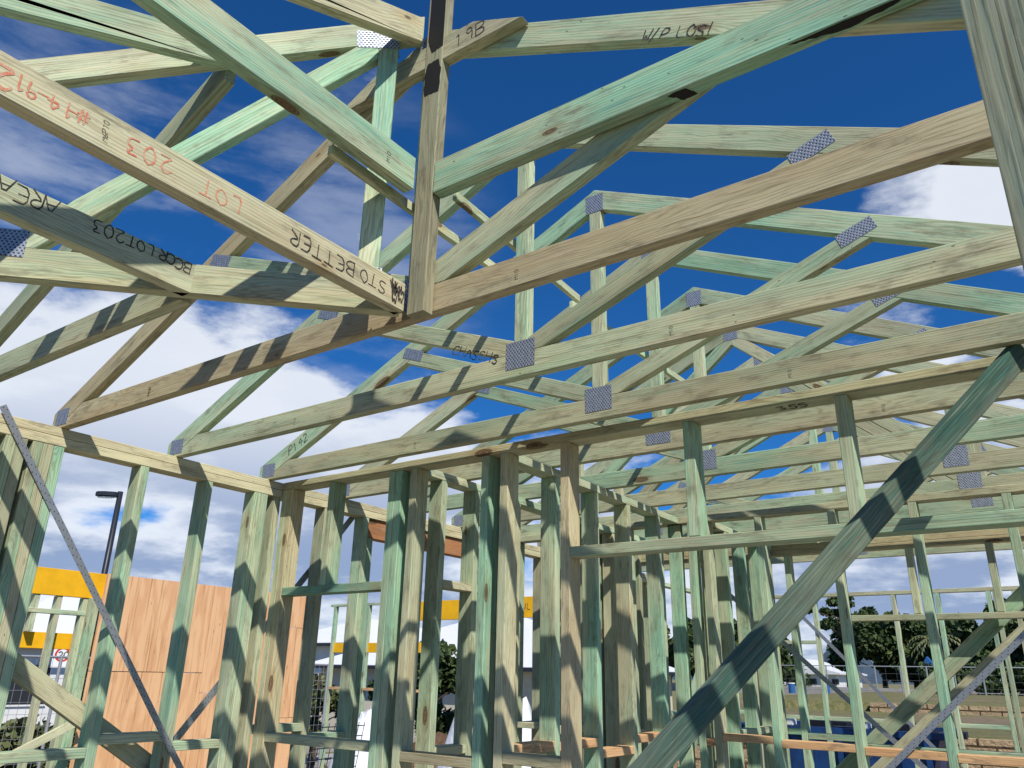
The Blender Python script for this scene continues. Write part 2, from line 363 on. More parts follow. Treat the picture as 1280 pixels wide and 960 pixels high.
# ------------------------------------------------------------------ handwriting
F = {'A': ['0,0 .5,1 1,0', '.2,.4 .85,.45'], 'B': ['0,0 0,1', '0,1 .7,.95 .8,.7 .6,.55 0,.5', '0,.5 .75,.45 .85,.2 .6,0 0,0'], 'C': ['.9,.85 .5,1 .1,.75 0,.4 .2,.1 .6,0 .9,.15'],
 'D': ['0,0 0,1 .6,.9 .85,.5 .6,.1 0,0'], 'E': ['.8,1 0,1 0,0 .8,0', '0,.5 .6,.52'], 'G': ['.9,.85 .5,1 .1,.7 0,.35 .3,0 .8,.1 .85,.45 .5,.45'], 'H': ['0,0 0,1', '.8,0 .85,1', '0,.5 .8,.5'], 'I': ['.3,0 .3,1'],
 'L': ['0,1 0,0 .7,.02'], 'M': ['0,0 .1,1 .45,.4 .8,1 .9,0'], 'O': ['.45,1 .1,.8 0,.45 .2,.08 .55,0 .85,.3 .85,.7 .45,1'], 'P': ['0,0 .05,1 .7,.95 .8,.7 .6,.5 .05,.45'], 'R': ['0,0 .05,1 .7,.95 .8,.72 .6,.52 .05,.48 .8,0'],
 'S': ['.85,.88 .5,1 .1,.85 .15,.6 .7,.45 .8,.2 .5,0 .05,.12'], 'T': ['0,1 .9,.97', '.45,1 .42,0'], 'V': ['0,1 .4,0 .8,1'], 'W': ['0,1 .2,0 .45,.6 .65,0 .9,1'], 'Y': ['0,1 .4,.5 .8,1', '.4,.5 .35,0'],
 '/': ['0,-.1 .6,1.1'], '!': ['.3,.35 .4,1.1', '.28,.05 .34,.1'], '0': ['.4,1 .1,.8 0,.4 .2,.05 .5,0 .8,.35 .75,.8 .4,1'], '1': ['.2,.8 .45,1 .4,0'], '2': ['.05,.8 .35,1 .75,.8 .6,.45 0,0 .85,.03'],
 '3': ['.05,.92 .75,.95 .35,.58 .75,.4 .65,.08 .05,.02'], '4': ['.6,0 .65,1 0,.4 .9,.42'], '5': ['.8,1 .15,1 .1,.58 .6,.6 .8,.3 .5,0 .05,.08'], '6': ['.7,1 .2,.6 .05,.25 .35,0 .75,.2 .6,.5 .1,.4'],
 '7': ['0,1 .8,1 .3,0'], '8': ['.45,.52 .1,.75 .4,1 .75,.78 .1,.25 .4,0 .8,.25 .45,.52'], '9': ['.7,.7 .4,1 .08,.75 .3,.48 .7,.65 .65,0'], '#': ['.25,0 .35,1', '.6,0 .7,1', '0,.35 .9,.38', '.05,.68 .95,.7'],
 '-': ['.1,.45 .8,.48'], '_': ['0,-.05 .9,-.05'], '.': ['.3,0 .4,.04'], ' ': []}
def write(text, org, u, v, h, pen, mat, parent, adv=1.05, jit=.05, name='handwriting', k=.8):
    u = Vector(u).normalized(); v = Vector(v).normalized(); n = u.cross(v).normalized(); org = Vector(org)
    bm = bmesh.new(); x = 0; cnt = 0; rnd = random.Random(sum(map(ord, text)))
    for ch in text:
        dy = rnd.uniform(-jit, jit)*1.6; sk = rnd.uniform(-.12, .12)
        for st in F.get(ch, []):
            pts = [tuple(map(float, p.split(','))) for p in st.split()]
            pts = [org+u*((x+(px+sk*py)*k)*h)+v*((py+dy)*h) for px, py in ((a+rnd.uniform(-jit, jit)*.7, b+rnd.uniform(-jit, jit)*.7) for a, b in pts)]
            # smooth the polyline a little
            q = [pts[0]]
            for i in range(1, len(pts)-1): q += [pts[i]*.75+pts[i-1]*.25, pts[i]*.75+pts[i+1]*.25]
            q.append(pts[-1])
            for a, b in zip(q, q[1:]):
                d = (b-a)
                if d.length < 1e-5: continue
                d.normalize(); s = d.cross(n)*pen/2*rnd.uniform(.75, 1.2); e = d*pen*.3
                lo = [a-s-e, b-s+e, b+s+e, a+s-e]
                cnt += 1; A = [bm.verts.new(p+n*(.0006+cnt*.000012)) for p in lo]; bm.faces.new(A)
        x += adv*k if ch != ' ' else adv*k*.8
    me = bpy.data.meshes.new('m'); bm.to_mesh(me); bm.free()
    return link(name, me, mat, parent)
def blotch(org, u, v, pts, parent, mat='char', seed=1):
    """irregular sprayed mark with its own ragged outline lying on a face"""
    rnd = random.Random(seed); u = Vector(u).normalized(); v = Vector(v).normalized(); n = u.cross(v)
    out = []
    for i in range(len(pts)):
        a, b = pts[i], pts[(i+1) % len(pts)]
        for k in range(6):
            t = k/6; out.append((a[0]+(b[0]-a[0])*t+rnd.uniform(-.0022, .0022), a[1]+(b[1]-a[1])*t+rnd.uniform(-.0022, .0022)))
    bm = bmesh.new(); bm.faces.new([bm.verts.new(Vector(org)+u*x+v*y+n*.0007) for x, y in out])
    bmesh.ops.triangulate(bm, faces=bm.faces)
    me = bpy.data.meshes.new('m'); bm.to_mesh(me); bm.free(); return link('black_paint_mark', me, M[mat], parent)

# ------------------------------------------------------------------ gable roof trusses
XL, XC, SL = -3.69, -1.49, .468
Z0, ZA = 1.0, 2.11
def ztop(x): return ZA-SL*abs(x-XC)
def yk(k): return 1.553+.5725*k
XR = 2*XC-XL
TH = .04
def mir(p): return [(2*XC-x, z) for x, z in p]
def nj(s): return s
def truss(k, label):
    y = yk(k); t = thing('roof_truss', label, 'roof truss', (XC, y, EYE+Z0), 'gable roof trusses over the left hand rooms')
    fr = Frame2((0, y, 0), (1, 0, 0), (0, TH, 0))
    ct = {0: (.15, .55, .90), 1: (.55, .10, .98), 2: (.50, .30, .88), 3: (.45, .3, .9)}.get(k, tint(b=.95))
    xb = XC-(ZA-.1-1.092)/SL; xa = XC-(ZA-.1-Z0)/SL
    fr.timber('bottom_chord', [(xa, Z0), (xb, 1.092), (2*XC-xb, 1.092), (2*XC-xa, Z0)], t, ct, along=(1, 0))
    top = [(XL, Z0), (XL, ztop(XL)), (XC, ZA), (XC, ZA-.1), (xa, Z0)]
    tc = {0: (.25, .45, .9)}.get(k, tint())
    fr.timber('top_chord', top, t, tc, along=(1, SL))
    fr.timber('top_chord', mir(top), t, {0: (.75, .1, 1), 1: (.6, .15, .95), 2: (.9, .05, 1)}.get(k, tint()), along=(1, -SL))
    zu = lambda x: ztop(x)-.1
    def web(a, b, w, cuts):
        p = strip(a, b, w)
        for c, n in cuts: p = clip(p, c, n)
        return p
    n_top = Vector((SL, 1)).normalized() # right chord normal (pointing up)
    wtype = k in (5, 6, 7)
    for sg in (1, -1):
        f = (lambda p: p) if sg > 0 else mir
        nt_ = (SL, 1)
        if not wtype:
            w = .09 if k == 0 else .07
            p = web((XC+.08, 1.125), (XC+1.09, 1.515), w, [((0, 1.0925), (0, -1)), ((XC+.031, 0), (-1, 0)), ((XC, ZA-.1005), (SL, 1))])
            fr.timber('web', f(p), t, along=(1, .38*sg))
            if not wtype and not (k == 0 and sg > 0): fr.plate((XC+sg*1.07, 1.525), .135, .055, t, rot=(.36*sg), both=k < 3)
        else:
            fr.timber('web', f([(XC+1.09, 1.0925), (XC+1.15, 1.0925), (XC+1.15, ZA-.1005-SL*1.15), (XC+1.09, ZA-.1005-SL*1.09)]), t, along=(0, 1))
            p = web((XC+1.04, 1.12), (XC+.05, 1.96), .07, [((0, 1.0925), (0, -1)), ((XC+1.0895, 0), (1, 0)), ((XC, ZA-.1005), (SL, 1)), ((XC+.0005, 0), (-1, 0))])
            fr.timber('web', f(p), t, along=(-sg, .84))
            fr.plate((XC+sg*1.10, 1.085), .115, .105, t)
            fr.plate((XC+sg*1.12, ztop(XC+1.12)-.06), .07, .09, t)
        fr.plate((XC-sg*2.12, 1.052), .105, .074, t, rot=0)
    if not wtype:
        fr.timber('king_post', [(XC-.029, 1.0925), (XC+.029, 1.0925), (XC+.029, ZA-.1005-SL*.029), (XC, ZA-.1005), (XC-.029, ZA-.1005-SL*.029)], t,
                  (.75, .1, 1.12), along=(0, 1))
        fr.plate((XC, 1.085), .125, .105, t)
    fr.plate((XC, ZA-.075), .088, .09, t)
    # timber grade stamps
    for xs in ((-2.9, -1.1) if k < 4 else ()):
        write('M10', (xs+.2*k, y, EYE+1.02), (0, 0, 1), (-1, 0, 0), .013, .0010, M['ink'], t, name='grade_stamp')
    return t, fr
ords = ['first gable truss, its warm brown bottom chord crossing the whole picture under the sky', 'second gable truss, with a green bottom chord and the large nail plate below its post',
        'third gable truss, just in front of the stud wall plate, with P142 written on it', 'fourth gable truss, the first one behind the long stud wall plate',
        'fifth gable truss from the camera, its ridge plate clear against blue sky', 'sixth gable truss, first with two posts and steep webs', 'seventh gable truss, the middle one of three with two posts',
        'eighth gable truss, the last one with two posts', 'ninth gable truss, with a single post, beyond the two-post trusses', 'tenth gable truss, next to last one before the back wall',
        'farthest gable truss, above the back wall of the house']
TR = [truss(k, ords[k]) for k in range(11)]
t0, f0 = TR[0]
# flat collar nailed across the front of the first truss near its ridge
fc = Frame2((0, 1.512, 0), (1, 0, 0), (0, .040, 0))
fc.timber('collar', clip(clip([(-2.1, 1.905), (-.9, 1.905), (-.9, 1.998), (-2.1, 1.998)], (XC, ZA-.01), (SL, 1)), (XC, ZA-.01), (-SL, 1)), t0, (.3, .1, .88), along=(1, 0))
write('19B', (-1.345, 1.512, EYE+1.925), (1, 0, .02), (0, 0, 1), .052, .004, M['ink'], t0)
write('W/P LOS!', (-.705, 1.553, EYE+1.632), (1, 0, -.42), (.42, 0, 1), .036, .0042, M['ink'], t0, adv=1.0)
t1, f1 = TR[1]
write('CHASSHS', (-1.815, 2.1255, EYE+1.155), (1, 0, -.39), (.39, 0, 1), .038, .004, M['ink'], t1, adv=1.15)
write('P142', (-3.45, 2.698, EYE+1.115), (1, 0, .468), (-.3, 0, 1), .05, .005, M['ink'], TR[2][0])
write('M10', (-2.9, 1.553, EYE+1.02), (0, 0, 1), (-1, 0, 0), .016, .0016, M['ink'], t0, name='grade_stamp')

# ------------------------------------------------------------------ hip end: hip truss, jack trusses, creeper
hip = thing('hip_truss', 'diagonal hip truss with a pale green slanting web, left of the black marked post', 'hip truss', (-1.51, 1.54, EYE+1))
S2 = math.sqrt(.5)
fh = Frame2((-1.50, 1.55, 0), (-S2, -S2, 0), (S2*.04, -S2*.04, 0))     # s grows away from the ridge
# keep the near face on the plane x - y = -3.05
fh.o += Vector((S2*0, 0, 0))
zh = lambda s: 2.145-.337*s
fh.timber('bottom_chord', [(.03, 1.0), (3.05, 1.0), (3.05, 1.10), (.03, 1.092)], hip, (.5, .3, 1.02), along=(1, 0))
fh.timber('top_chord', [(.02, zh(.02)), (3.1, zh(3.1)), (3.1, zh(3.1)-.1), (.02, zh(.02)-.1)], hip, (.55, .0, 1.08), along=(1, -.337))
fh.timber('king_post', [(.10, 1.0925), (.165, 1.0925), (.165, zh(.165)-.1), (.10, zh(.10)-.1)], hip, (.95, .0, 1.1), along=(0, 1))
p = strip((1.10, 1.10), (.22, 1.93), .075, .3); p = clip(p, (0, 1.0925), (0, -1)); p = clip(p, (.1655, 0), (-1, 0)); p = clip(p, (0, zh(0)-.1005), (.337, 1))
fh.timber('web', p, hip, (1.0, .0, 1.08), along=(-1, .93))
p = strip((1.16, 1.10), (1.85, 1.48), .07, .3); p = clip(p, (0, 1.0925), (0, -1)); p = clip(p, (0, zh(0)-.1005), (.337, 1)); p = clip(p, (1.162, 0), (-1, 0))
fh.timber('web', p, hip, (.9, .0, 1.05), along=(1, .5))
def hplate(fr, c, w, h, par, rot=0): fr.plate(c, w, h, par, rot=rot)
hplate(fh, (1.13, 1.105), .11, .085, hip); hplate(fh, (.17, 2.005), .14, .07, hip, rot=-.12); hplate(fh, (.13, 1.10), .08, .08, hip)

def jack(x, yend, ytopend, label, cb, ctp, txt=()):
    j = thing('jack_truss', label, 'jack truss', (x, yend, EYE+1), 'jack trusses running towards the hip')
    fr = Frame2((x, 0, 0), (0, 1, 0), (-.04, 0, 0))
    zt = lambda y: 2.125+.475*(y-1.512)
    fr.timber('bottom_chord', [(-.72, 1.0), (yend, 1.0), (yend, 1.092), (-.72, 1.092)], j, cb, along=(1, 0))
    fr.timber('top_chord', [(-.74, zt(-.74)), (ytopend, zt(ytopend)), (ytopend, zt(ytopend)-.105), (-.5, zt(-.5)-.105), (-.74, 1.0925), (-.74, 1.093)], j, ctp, along=(1, .475))
    return j
j1 = jack(-1.48, 1.507, 1.50, 'long jack truss with red and black lettering, ending at the black marked post', (.25, .2, 1.05), (.25, .2, 1.12))
j2 = jack(-1.91, 1.085, 1.06, 'shorter jack truss with black lettering LOT 203, ending against the diagonal chord', (.35, .0, 1.15), (.7, .0, 1.08))
U, V = (0, -1, 0), (0, 0, -1)
for tx, yy, h, mat, pen in (('LOT', .925, .042, 'red', .004), ('203', .742, .042, 'red', .0042), ('#-', .556, .032, 'red', .004), ('14', .524, .036, 'red', .0042), ('-', .478, .036, 'red', .004), ('91', .460, .038, 'red', .0042), ('2', .412, .05, 'red', .006),
                           ('STO', 1.425, .04, 'ink', .0035), ('BETTER', 1.30, .042, 'ink', .0038)):
    write(tx, (-1.48, yy, EYE+1.063), U, V, h, pen, M[mat], j1, adv=.85 if tx in ('14', '91', '#-') else 1.15)
write('M6P10', (-1.48, .60, EYE+1.02), (0, -.12, 1), (0, -1, 0), .013, .0010, M['ink'], j1, name='grade_stamp', adv=1.0)
for tx, yy, h in (('BCCR', 1.072, .032), ('LOT', .955, .032), ('203', .872, .038), ('AREA', .70, .046)):
    write(tx, (-1.91, yy, EYE+1.088), U, V, h, .0036, M['ink'], j2, adv=1.0 if tx != 'AREA' else .95)
for ze in (0, 1):
    for i in range(9):
        pass
rq = random.Random(77)
for q in range(9): write('W', (-1.4795, 1.445+rq.uniform(0, .04), EYE+1.01+rq.uniform(0, .05)), (0, 1, rq.uniform(-.5, .5)), (0, rq.uniform(-.3, .3), 1), .03, .005, M['ink'], j1, name='scribble')

cr = thing('creeper_truss', 'short shaded truss from the left wall up to the diagonal hip truss', 'creeper truss', (-1.97, 1.09, EYE+1))
fcr = Frame2((0, 1.09, 0), (1, 0, 0), (0, .04, 0))
xa = XC-(ZA-.1-Z0)/SL; xb = XC-(ZA-.1-1.092)/SL
fcr.timber('bottom_chord', [(xa, 1.0), (-1.975, 1.0), (-1.975, 1.092), (xb, 1.092)], cr, (.45, .1, .85), along=(1, 0))
fcr.timber('top_chord', [(XL, 1.0), (XL, ztop(XL)), (-1.955, ztop(-1.955)), (-1.955, ztop(-1.955)-.1), (xa, 1.0)], cr, (.8, 0, .85), along=(1, SL))
fcr.plate((-3.62, 1.052), .088, .07, cr)

# hanging post with the paint marks, and the two binders that meet it
post = thing('hanging_post', 'upright timber post with black paint marks where the beams meet', 'post', (-1.42, 1.53, EYE+1))
fp = Frame2((0, 1.508, 0), (1, 0, 0), (0, .042, 0))
fp.timber('post_timber', [(-1.470, .985), (-1.404, .985), (-1.388, 2.55), (-1.468, 2.55)], post, (.25, .2, .62), along=(0, 1))
blotch((-1.46, 1.508, EYE+1.78), (1, 0, 0), (0, 0, 1), [(-.004, .0), (.06, -.005), (.066, .085), (.05, .13), (.005, .13), (-.006, .09), (-.006, .04)], post, seed=2)
blotch((-1.46, 1.508, EYE+1.95), (1, 0, 0), (0, 0, 1), [(.02, 0), (.066, .01), (.068, .28), (.0, .28), (.002, .12), (-.002, .06)], post, seed=3)
bf = thing('horizontal_binder', 'pale green horizontal beam from the post up to the top right, black mark underneath', 'beam', (-1.39, 1.51, EYE+1.4))
fb = Frame2((0, 1.508, 0), (1, 0, 0), (0, .042, 0))
fb.timber('binder_timber', [(-1.397, 1.383), (.35, 1.383), (.35, 1.498), (-1.397, 1.498)], bf, (1.0, .0, 1.0), along=(1, 0))
blotch((-.62, 1.512, EYE+1.383), (1, 0, 0), (0, 1, 0), [(0, .002), (.05, .0), (.07, .036), (.03, .04)], bf, seed=8).location.z = -.0014
b_ = blotch((-.30, 1.512, EYE+1.383), (1, 0, 0), (0, 1, 0), [(-.03, .0), (.24, .0), (.20, .016), (.10, .028), (.03, .012)], bf, seed=9); b_.location.z = -.0014
bg = thing('horizontal_binder', 'thick green beam running from the top left down to the black marked post', 'beam', (-1.46, 1.45, EYE+1.4))
fg = Frame2((-1.44, 0, 0), (0, 1, 0), (-.042, 0, 0))
fg.timber('binder_timber', [(-.95, 1.390), (1.47, 1.390), (1.47, 1.505), (-.95, 1.505)], bg, (1.0, .0, .98), along=(1, 0))
write('M10', (-1.44, 1.36, EYE+1.42), (0, 0, 1), (0, -1, 0), .015, .0011, M['ink'], bg, name='grade_stamp')

# ridge battens seen between the king posts
for i, (a, b, lb) in enumerate([((-1.52, 1.20, EYE+1.40), (-1.52, 2.10, EYE+1.38), 'short pale batten crossing behind the hip post'),
              ((-1.56, 1.80, EYE+1.60), (-1.56, 2.66, EYE+1.55), 'pale batten between the first two ridge posts'),
              ((-1.56, 2.6, EYE+1.50), (-1.56, 3.9, EYE+1.52), 'pale batten tying the middle ridge posts')]):
    tag(bar('ridge_batten', a, b, .035, .02, (1, 0, 0), color=(.6, .1, 1.15)), lb, 'batten', 'battens tying the ridge posts')

# ------------------------------------------------------------------ wall frames
def wallX(y, x0, x1, label, studs, plates=1, ztopp=1.0, depth=.09, zbot=-1.6, group='timber stud walls', rawplate=False):
    """stud wall running along X, near face at y. studs = [(x, zlo, zhi, colour)]"""
    w = thing('stud_wall', label, 'stud wall', ((x0+x1)/2, y, EYE+zbot), group)
    h = .042
    for i in range(plates):
        box('top_plate', (x0, y, EYE+ztopp-h*(i+1)+.0005), (x1, y+depth, EYE+ztopp-h*i-.0005), w, (.35, .25, .92) if plates == 1 else (.2, .35, .95))
    zt = ztopp-h*plates
    box('bottom_plate', (x0, y, EYE+zbot), (x1, y+depth, EYE+zbot+.045), w)
    for s in studs:
        x, lo, hi = s[0], (zbot+.0455 if s[1] is None else s[1]), (zt-.0005 if s[2] is None else s[2])
        box('stud', (x, y+.001, EYE+lo), (x+.044, y+depth-.001, EYE+hi), w, s[3] if len(s) > 3 else None)
    return w
def wallY(xf, y0, y1, label, studs, plates=1, ztopp=1.0, zbot=-1.6, group='timber stud walls'):
    """stud wall running along Y whose +X face is at xf. studs = [(y, zlo, zhi, colour)]"""
    w = thing('stud_wall', label, 'stud wall', (xf, (y0+y1)/2, EYE+zbot), group)
    h = .042
    for i in range(plates): box('top_plate', (xf-.09, y0, EYE+ztopp-h*(i+1)+.0005), (xf, y1, EYE+ztopp-h*i-.0005), w, (.15, .12, 1.12) if plates > 1 else (.75, 0, 1.1))
    zt = ztopp-h*plates
    box('bottom_plate', (xf-.09, y0, EYE+zbot), (xf, y1, EYE+zbot+.045), w)
    for s in studs:
        y, lo, hi = s[0], (zbot+.0455 if s[1] is None else s[1]), (zt-.0005 if s[2] is None else s[2])
        box('stud', (xf-.089, y, EYE+lo), (xf-.001, y+.044, EYE+hi), w, s[3] if len(s) > 3 else None)
    return w
def nogX(w, y, x0, x1, z, mat=None, color=None, name='nogging', th=.04): box(name, (x0+.0005, y+.002, EYE+z-th/2), (x1-.0005, y+.088, EYE+z+th/2), w, color, mat, along=(1, 0, 0))
def nogY(w, xf, y0, y1, z, mat=None, color=None, name='nogging', th=.04): box(name, (xf-.088, y0+.0005, EYE+z-th/2), (xf-.002, y1-.0005, EYE+z+th/2), w, color, mat, along=(0, 1, 0))

GR = (.95, 0, 1.0)
wl = wallY(-3.6, -.7, 7.9, 'outer wall frame on the left with double top plate, under the truss heels', [
    (.4, None, None), (.8, None, None), (1.10, None, None), (1.146, None, None), (1.20, None, None), (1.345, None, None), (1.39, None, None), (1.455, None, None), (1.50, None, None), (1.546, None, None, GR), (1.956, None, None, GR), (2.314, None, None, GR), (2.62, None, None, GR), (2.666, None, None, GR), (2.755, None, None),
    (3.13, None, None), (3.455, None, None, GR), (3.501, None, .79), (4.55, None, .79), (4.596, None, .79, (.8, 0, 1)), (4.642, None, None, (.7, 0, 1)), (5.10, None, None), (5.5, None, None), (5.9, None, None), (6.3, None, None), (6.9, None, None), (7.5, None, None)], plates=2)
for a, b, z in ((1.591, 1.955, -.35), (2.001, 2.313, -.30), (2.359, 2.619, -.345), (2.80, 3.129, -.29), (3.175, 3.454, -.345), (4.687, 5.099, -.3), (5.145, 5.499, -.35)): nogY(wl, -3.6, a, b, z)
box('lintel', (-3.685, 3.502, EYE+.795), (-3.615, 4.64, EYE+.9145), wl, (0, .1, 1), LVL)
for yy in (3.64, 3.95, 4.25): box('jack_stud', (-3.689, yy, EYE+.36), (-3.601, yy+.04, EYE+.794), wl) if False else None
strap('brace_strap', (-3.594, 1.30, EYE+1.03), (-3.594, 2.95, EYE-1.15), .030, (1, 0, 0), wl)
strap('brace_strap', (-3.702, 3.53, EYE+1.02), (-3.702, 2.05, EYE-.80), .040, (-1, 0, 0), wl)
# doubled studs of the doorway at the far left
for xx, yy in ((-3.72, 1.30), (-3.80, 1.05)):
    pass
wf = wallX(2.80, -3.595, .60, 'long internal stud wall nearest the camera with a wide opening on the right', [
    (-3.594, None, None, (.5, .2, 1)), (-3.549, None, None, (.25, .5, 1.05)), (-3.21, .4165, None, (.8, .1, .95)), (-2.765, None, None, GR), (-2.719, None, None, GR), (-2.62, None, None, (.4, .2, 1.02)),
    (-2.174, None, None, GR), (-2.065, None, None, (.35, .2, 1.05)), (-1.742, None, None, (.12, .45, 1.0)), (-1.17, .504, None, (.9, 0, 1.08)), (-.591, .504, None, (.9, 0, 1.08)), (-.012, .504, None, GR), (.5, None, None)])
nogX(wf, 2.80, -3.505, -2.766, .4165-.021, name='opening_head', color=(1, 0, .8), th=.042)
nogX(wf, 2.80, -1.697, .4995, .483, name='opening_head', color=(.75, .05, .85), th=.042)
for a, b, z in ((-2.575, -2.175, -.345), (-2.02, -1.743, -.315)): nogX(wf, 2.80, a, b, z, color=(.2, .4, .8))
for a, b in ((-2.674, -2.621), (-2.129, -2.066)):
    for z in (-.75, -1.3): nogX(wf, 2.80, a, b, z, th=.25, color=(.3, .2, .6), name='packer')
box('window_sill', (-3.50, 2.803, EYE-.34), (-2.77, 2.887, EYE-.30), wf, (.4, .2, .9))
write('355', (-.80, 2.86, EYE+.9575), (1, 0, 0), (0, -1, 0), .045, .006, M['ink'], wf)

wg = wallY(-2.087, 2.892, 4.90, 'green topped internal wall running back behind the opening', [
    (2.90, None, None), (3.31, None, None, GR), (3.715, None, None, GR), (4.10, None, None, (.5, .1, .95)), (4.505, None, None, GR), (4.855, None, None, GR)])
for a, b, z in ((2.945, 3.309, -.30), (3.355, 3.714, -.305), (3.76, 4.099, -.36), (4.145, 4.504, -.31), (4.55, 4.854, -.36)): nogY(wg, -2.087, a, b, z, RAW, (0, 0, 1))
wp = wallY(-2.64, 2.892, 6.2, 'internal wall behind the doubled studs with pale plate in banded shadow', [
    (2.90, None, None), (3.075, None, None), (3.36, None, None), (3.76, None, None), (4.15, None, None), (4.55, None, None), (4.95, None, None), (5.35, None, None), (5.75, None, None), (6.15, None, None)])
for a, b, z in ((3.12, 3.359, .43), (3.405, 3.759, .43), (3.12, 3.359, -.35), (4.195, 4.549, -.3), (4.995, 5.349, -.35)): nogY(wp, -2.64, a, b, z, color=(.3, .1, .95))
wm = wallX(4.83, -2.55, .60, 'middle cross wall seen through the wide opening with orange noggings', [
    (-2.50, None, None), (-2.03, None, None, GR), (-1.93, None, None), (-1.583, None, None, GR), (-1.142, None, None, GR), (-.704, None, None, GR), (-.247, None, None, GR), (.2, None, None), (.5, None, None)])
for a, b, z in ((-1.885, -1.584, -.32), (-1.538, -1.143, -.335), (-1.097, -.705, -.345), (-.659, -.248, -.35), (-.202, .199, -.35), (-1.984, -1.931, -.35)): nogX(wm, 4.83, a, b, z, RAW, (0, 0, 1))
strap('brace_strap', (-1.60, 4.824, EYE+.83), (-.75, 4.824, EYE-1.0), .03, (0, -1, 0), wm) if False else None
strap('brace_strap', (-1.02, 4.822, EYE-.45), (.05, 4.822, EYE+.53), .032, (0, -1, 0), wm)
wh = wallY(-1.93, 4.925, 6.245, 'short internal wall joining the middle and back walls', [(5.0, None, None), (5.25, None, None, GR), (5.6, None, None, GR), (5.95, None, None, GR), (6.19, None, None)])
for a, b in ((5.295, 5.599), (5.645, 5.949)): nogY(wh, -1.93, a, b, -.32, color=(.6, 0, 1))
wbk = wallX(6.25, -3.595, .60, 'back wall frame with double top plate and open window heads', [
    (-3.5, None, None), (-3.0, None, None), (-2.505, None, None, GR), (-2.179, None, None), (-1.84, None, None), (-1.47, None, None), (-.976, .457, None, (.4, .1, 1.1)), (-.474, .457, None, (.5, .1, 1)), (.1, None, None), (.5, None, None)], plates=2)
nogX(wbk, 6.25, -1.425, .0995, .435, name='window_head', color=(.5, .1, .95))
for a, b, z in ((-2.46, -2.18, -.37), (-2.134, -1.841, -.345), (-1.795, -1.471, -.37), (-1.425, .099, -.42)): nogX(wbk, 6.25, a, b, z, color=(1, 0, .85))
strap('brace_strap', (-2.50, 6.243, EYE+.83), (-1.05, 6.243, EYE-.53), .034, (0, -1, 0), wbk)
wo = wallX(10.1, -3.85, -.72, 'separate outer frame beyond the back wall with single light green plate', [
    (-3.845, None, None, GR), (-3.3, None, None, GR), (-2.69, None, None, GR), (-1.80, None, None, (.6, 0, 1.05)), (-1.344, None, None, GR), (-.843, None, None, GR), (-.78, None, None)])
for a, b, z in ((-3.25, -2.691, .44), (-.80, -.79, .44), (-3.8, -3.301, -.37), (-2.645, -1.801, -.40), (-1.30, -.844, -.41), (-3.25, -2.691, -.4)):
    if b-a > .02: nogX(wo, 10.1, a, b, z, color=(.8, 0, 1))
strap('brace_strap', (-2.93, 10.09, EYE+.86), (-1.55, 10.09, EYE-.68), .04, (0, -1, 0), wo)
wo2 = wallY(-3.76, 6.4, 10.09, 'side return of the separate outer frame in light green studs', [(6.45, None, None), (7.2, None, None), (7.9, None, None, GR), (8.6, None, None, GR), (9.3, None, None, GR), (9.9, None, None, GR)])
for a, b in ((7.945, 8.599), (8.645, 9.299), (9.345, 9.899)): nogY(wo2, -3.76, a, b, -.35, color=(.8, 0, 1))
wo3 = wallX(10.1, -.69, 1.6, 'low right hand part of the outer frame beside the bracing', [(-.6, None, .955), (.1, None, None), (.8, None, None), (1.5, None, None)])
nogX(wo3, 10.1, -.555, .099, .45, color=(.5, 0, 1))
# internal cross wall deep on the left
wi = wallX(4.95, -3.595, -2.735, 'short cross wall between the left outer wall and the banded wall', [(-3.5, None, None), (-3.1, None, None), (-2.79, None, None)])
nogX(wi, 4.95, -3.455, -3.101, -.33); nogX(wi, 4.95, -3.055, -2.791, -.3)
# right hand wall of the house, out of the picture, that carries the trusses and throws its shadow
wr = wallY(.75, -.7, 7.9, 'right hand outer wall frame carrying the truss ends', [(y, None, None) for y in (-.65, .1, .7, 1.3, 1.9, 2.5, 3.1, 3.7, 4.3, 4.9, 5.5, 6.1, 6.7, 7.3, 7.85)], plates=2)

# ------------------------------------------------------------------ props and loose braces
tag(bar('raking_prop', (-2.15, 1.315, EYE-1.585), (-.01, 2.765, EYE+.99), .070, .040, (.8, -.6, .0), mat=SHADE_TEAL, color=(1.0, .0, .72)), 'dark green raking prop running down from the wall plate to the floor', 'prop')
tag(bar('upright_post', (.0115+.0387+.0112, .75-.0225+.0194, EYE-1.6), (.0115+.0387+.0112, .75-.0225+.0194, EYE+1.6), .09, .045, (.42, .908, 0), color=(.35, .15, 1.05)), 'shaded upright post close to the camera at the right edge', 'post')
tag(bar('raking_brace', (-1.75, 6.40, EYE-.72), (-.15, 6.40, EYE+.72), .10, .045, (0, 1, 0), color=(.9, 0, .9)), 'broad green diagonal brace behind the back wall at the right', 'brace')
tag(bar('raking_brace', (-1.62, 6.19, EYE-.80), (.05, 6.19, EYE+.68), .07, .040, (0, 1, 0), color=(.3, .15, 1)), 'pale diagonal brace in front of the back wall, below the broad green one', 'brace')
tag(bar('raking_brace', (-3.75, 1.45, EYE+.12), (-3.75, 2.75, EYE-.69), .085, .04, (1, 0, 0), color=(.35, .1, .95)), 'diagonal brace behind the left wall studs crossing the plywood', 'brace')
tag(bar('raking_brace', (-3.5, 7.0, EYE-1.4), (-2.85, 7.7, EYE+.2), .09, .04, (1, 0, 0), color=(1, 0, 1)), 'light green leaning brace seen low between the middle studs', 'brace')
tag(bar('raking_brace', (-4.4, 9.9, EYE-.6), (-3.8, 10.06, EYE+.95), .08, .04, (0, 1, 0), color=(1, 0, 1.05)), 'light green diagonal brace at the corner of the outer frame', 'brace')


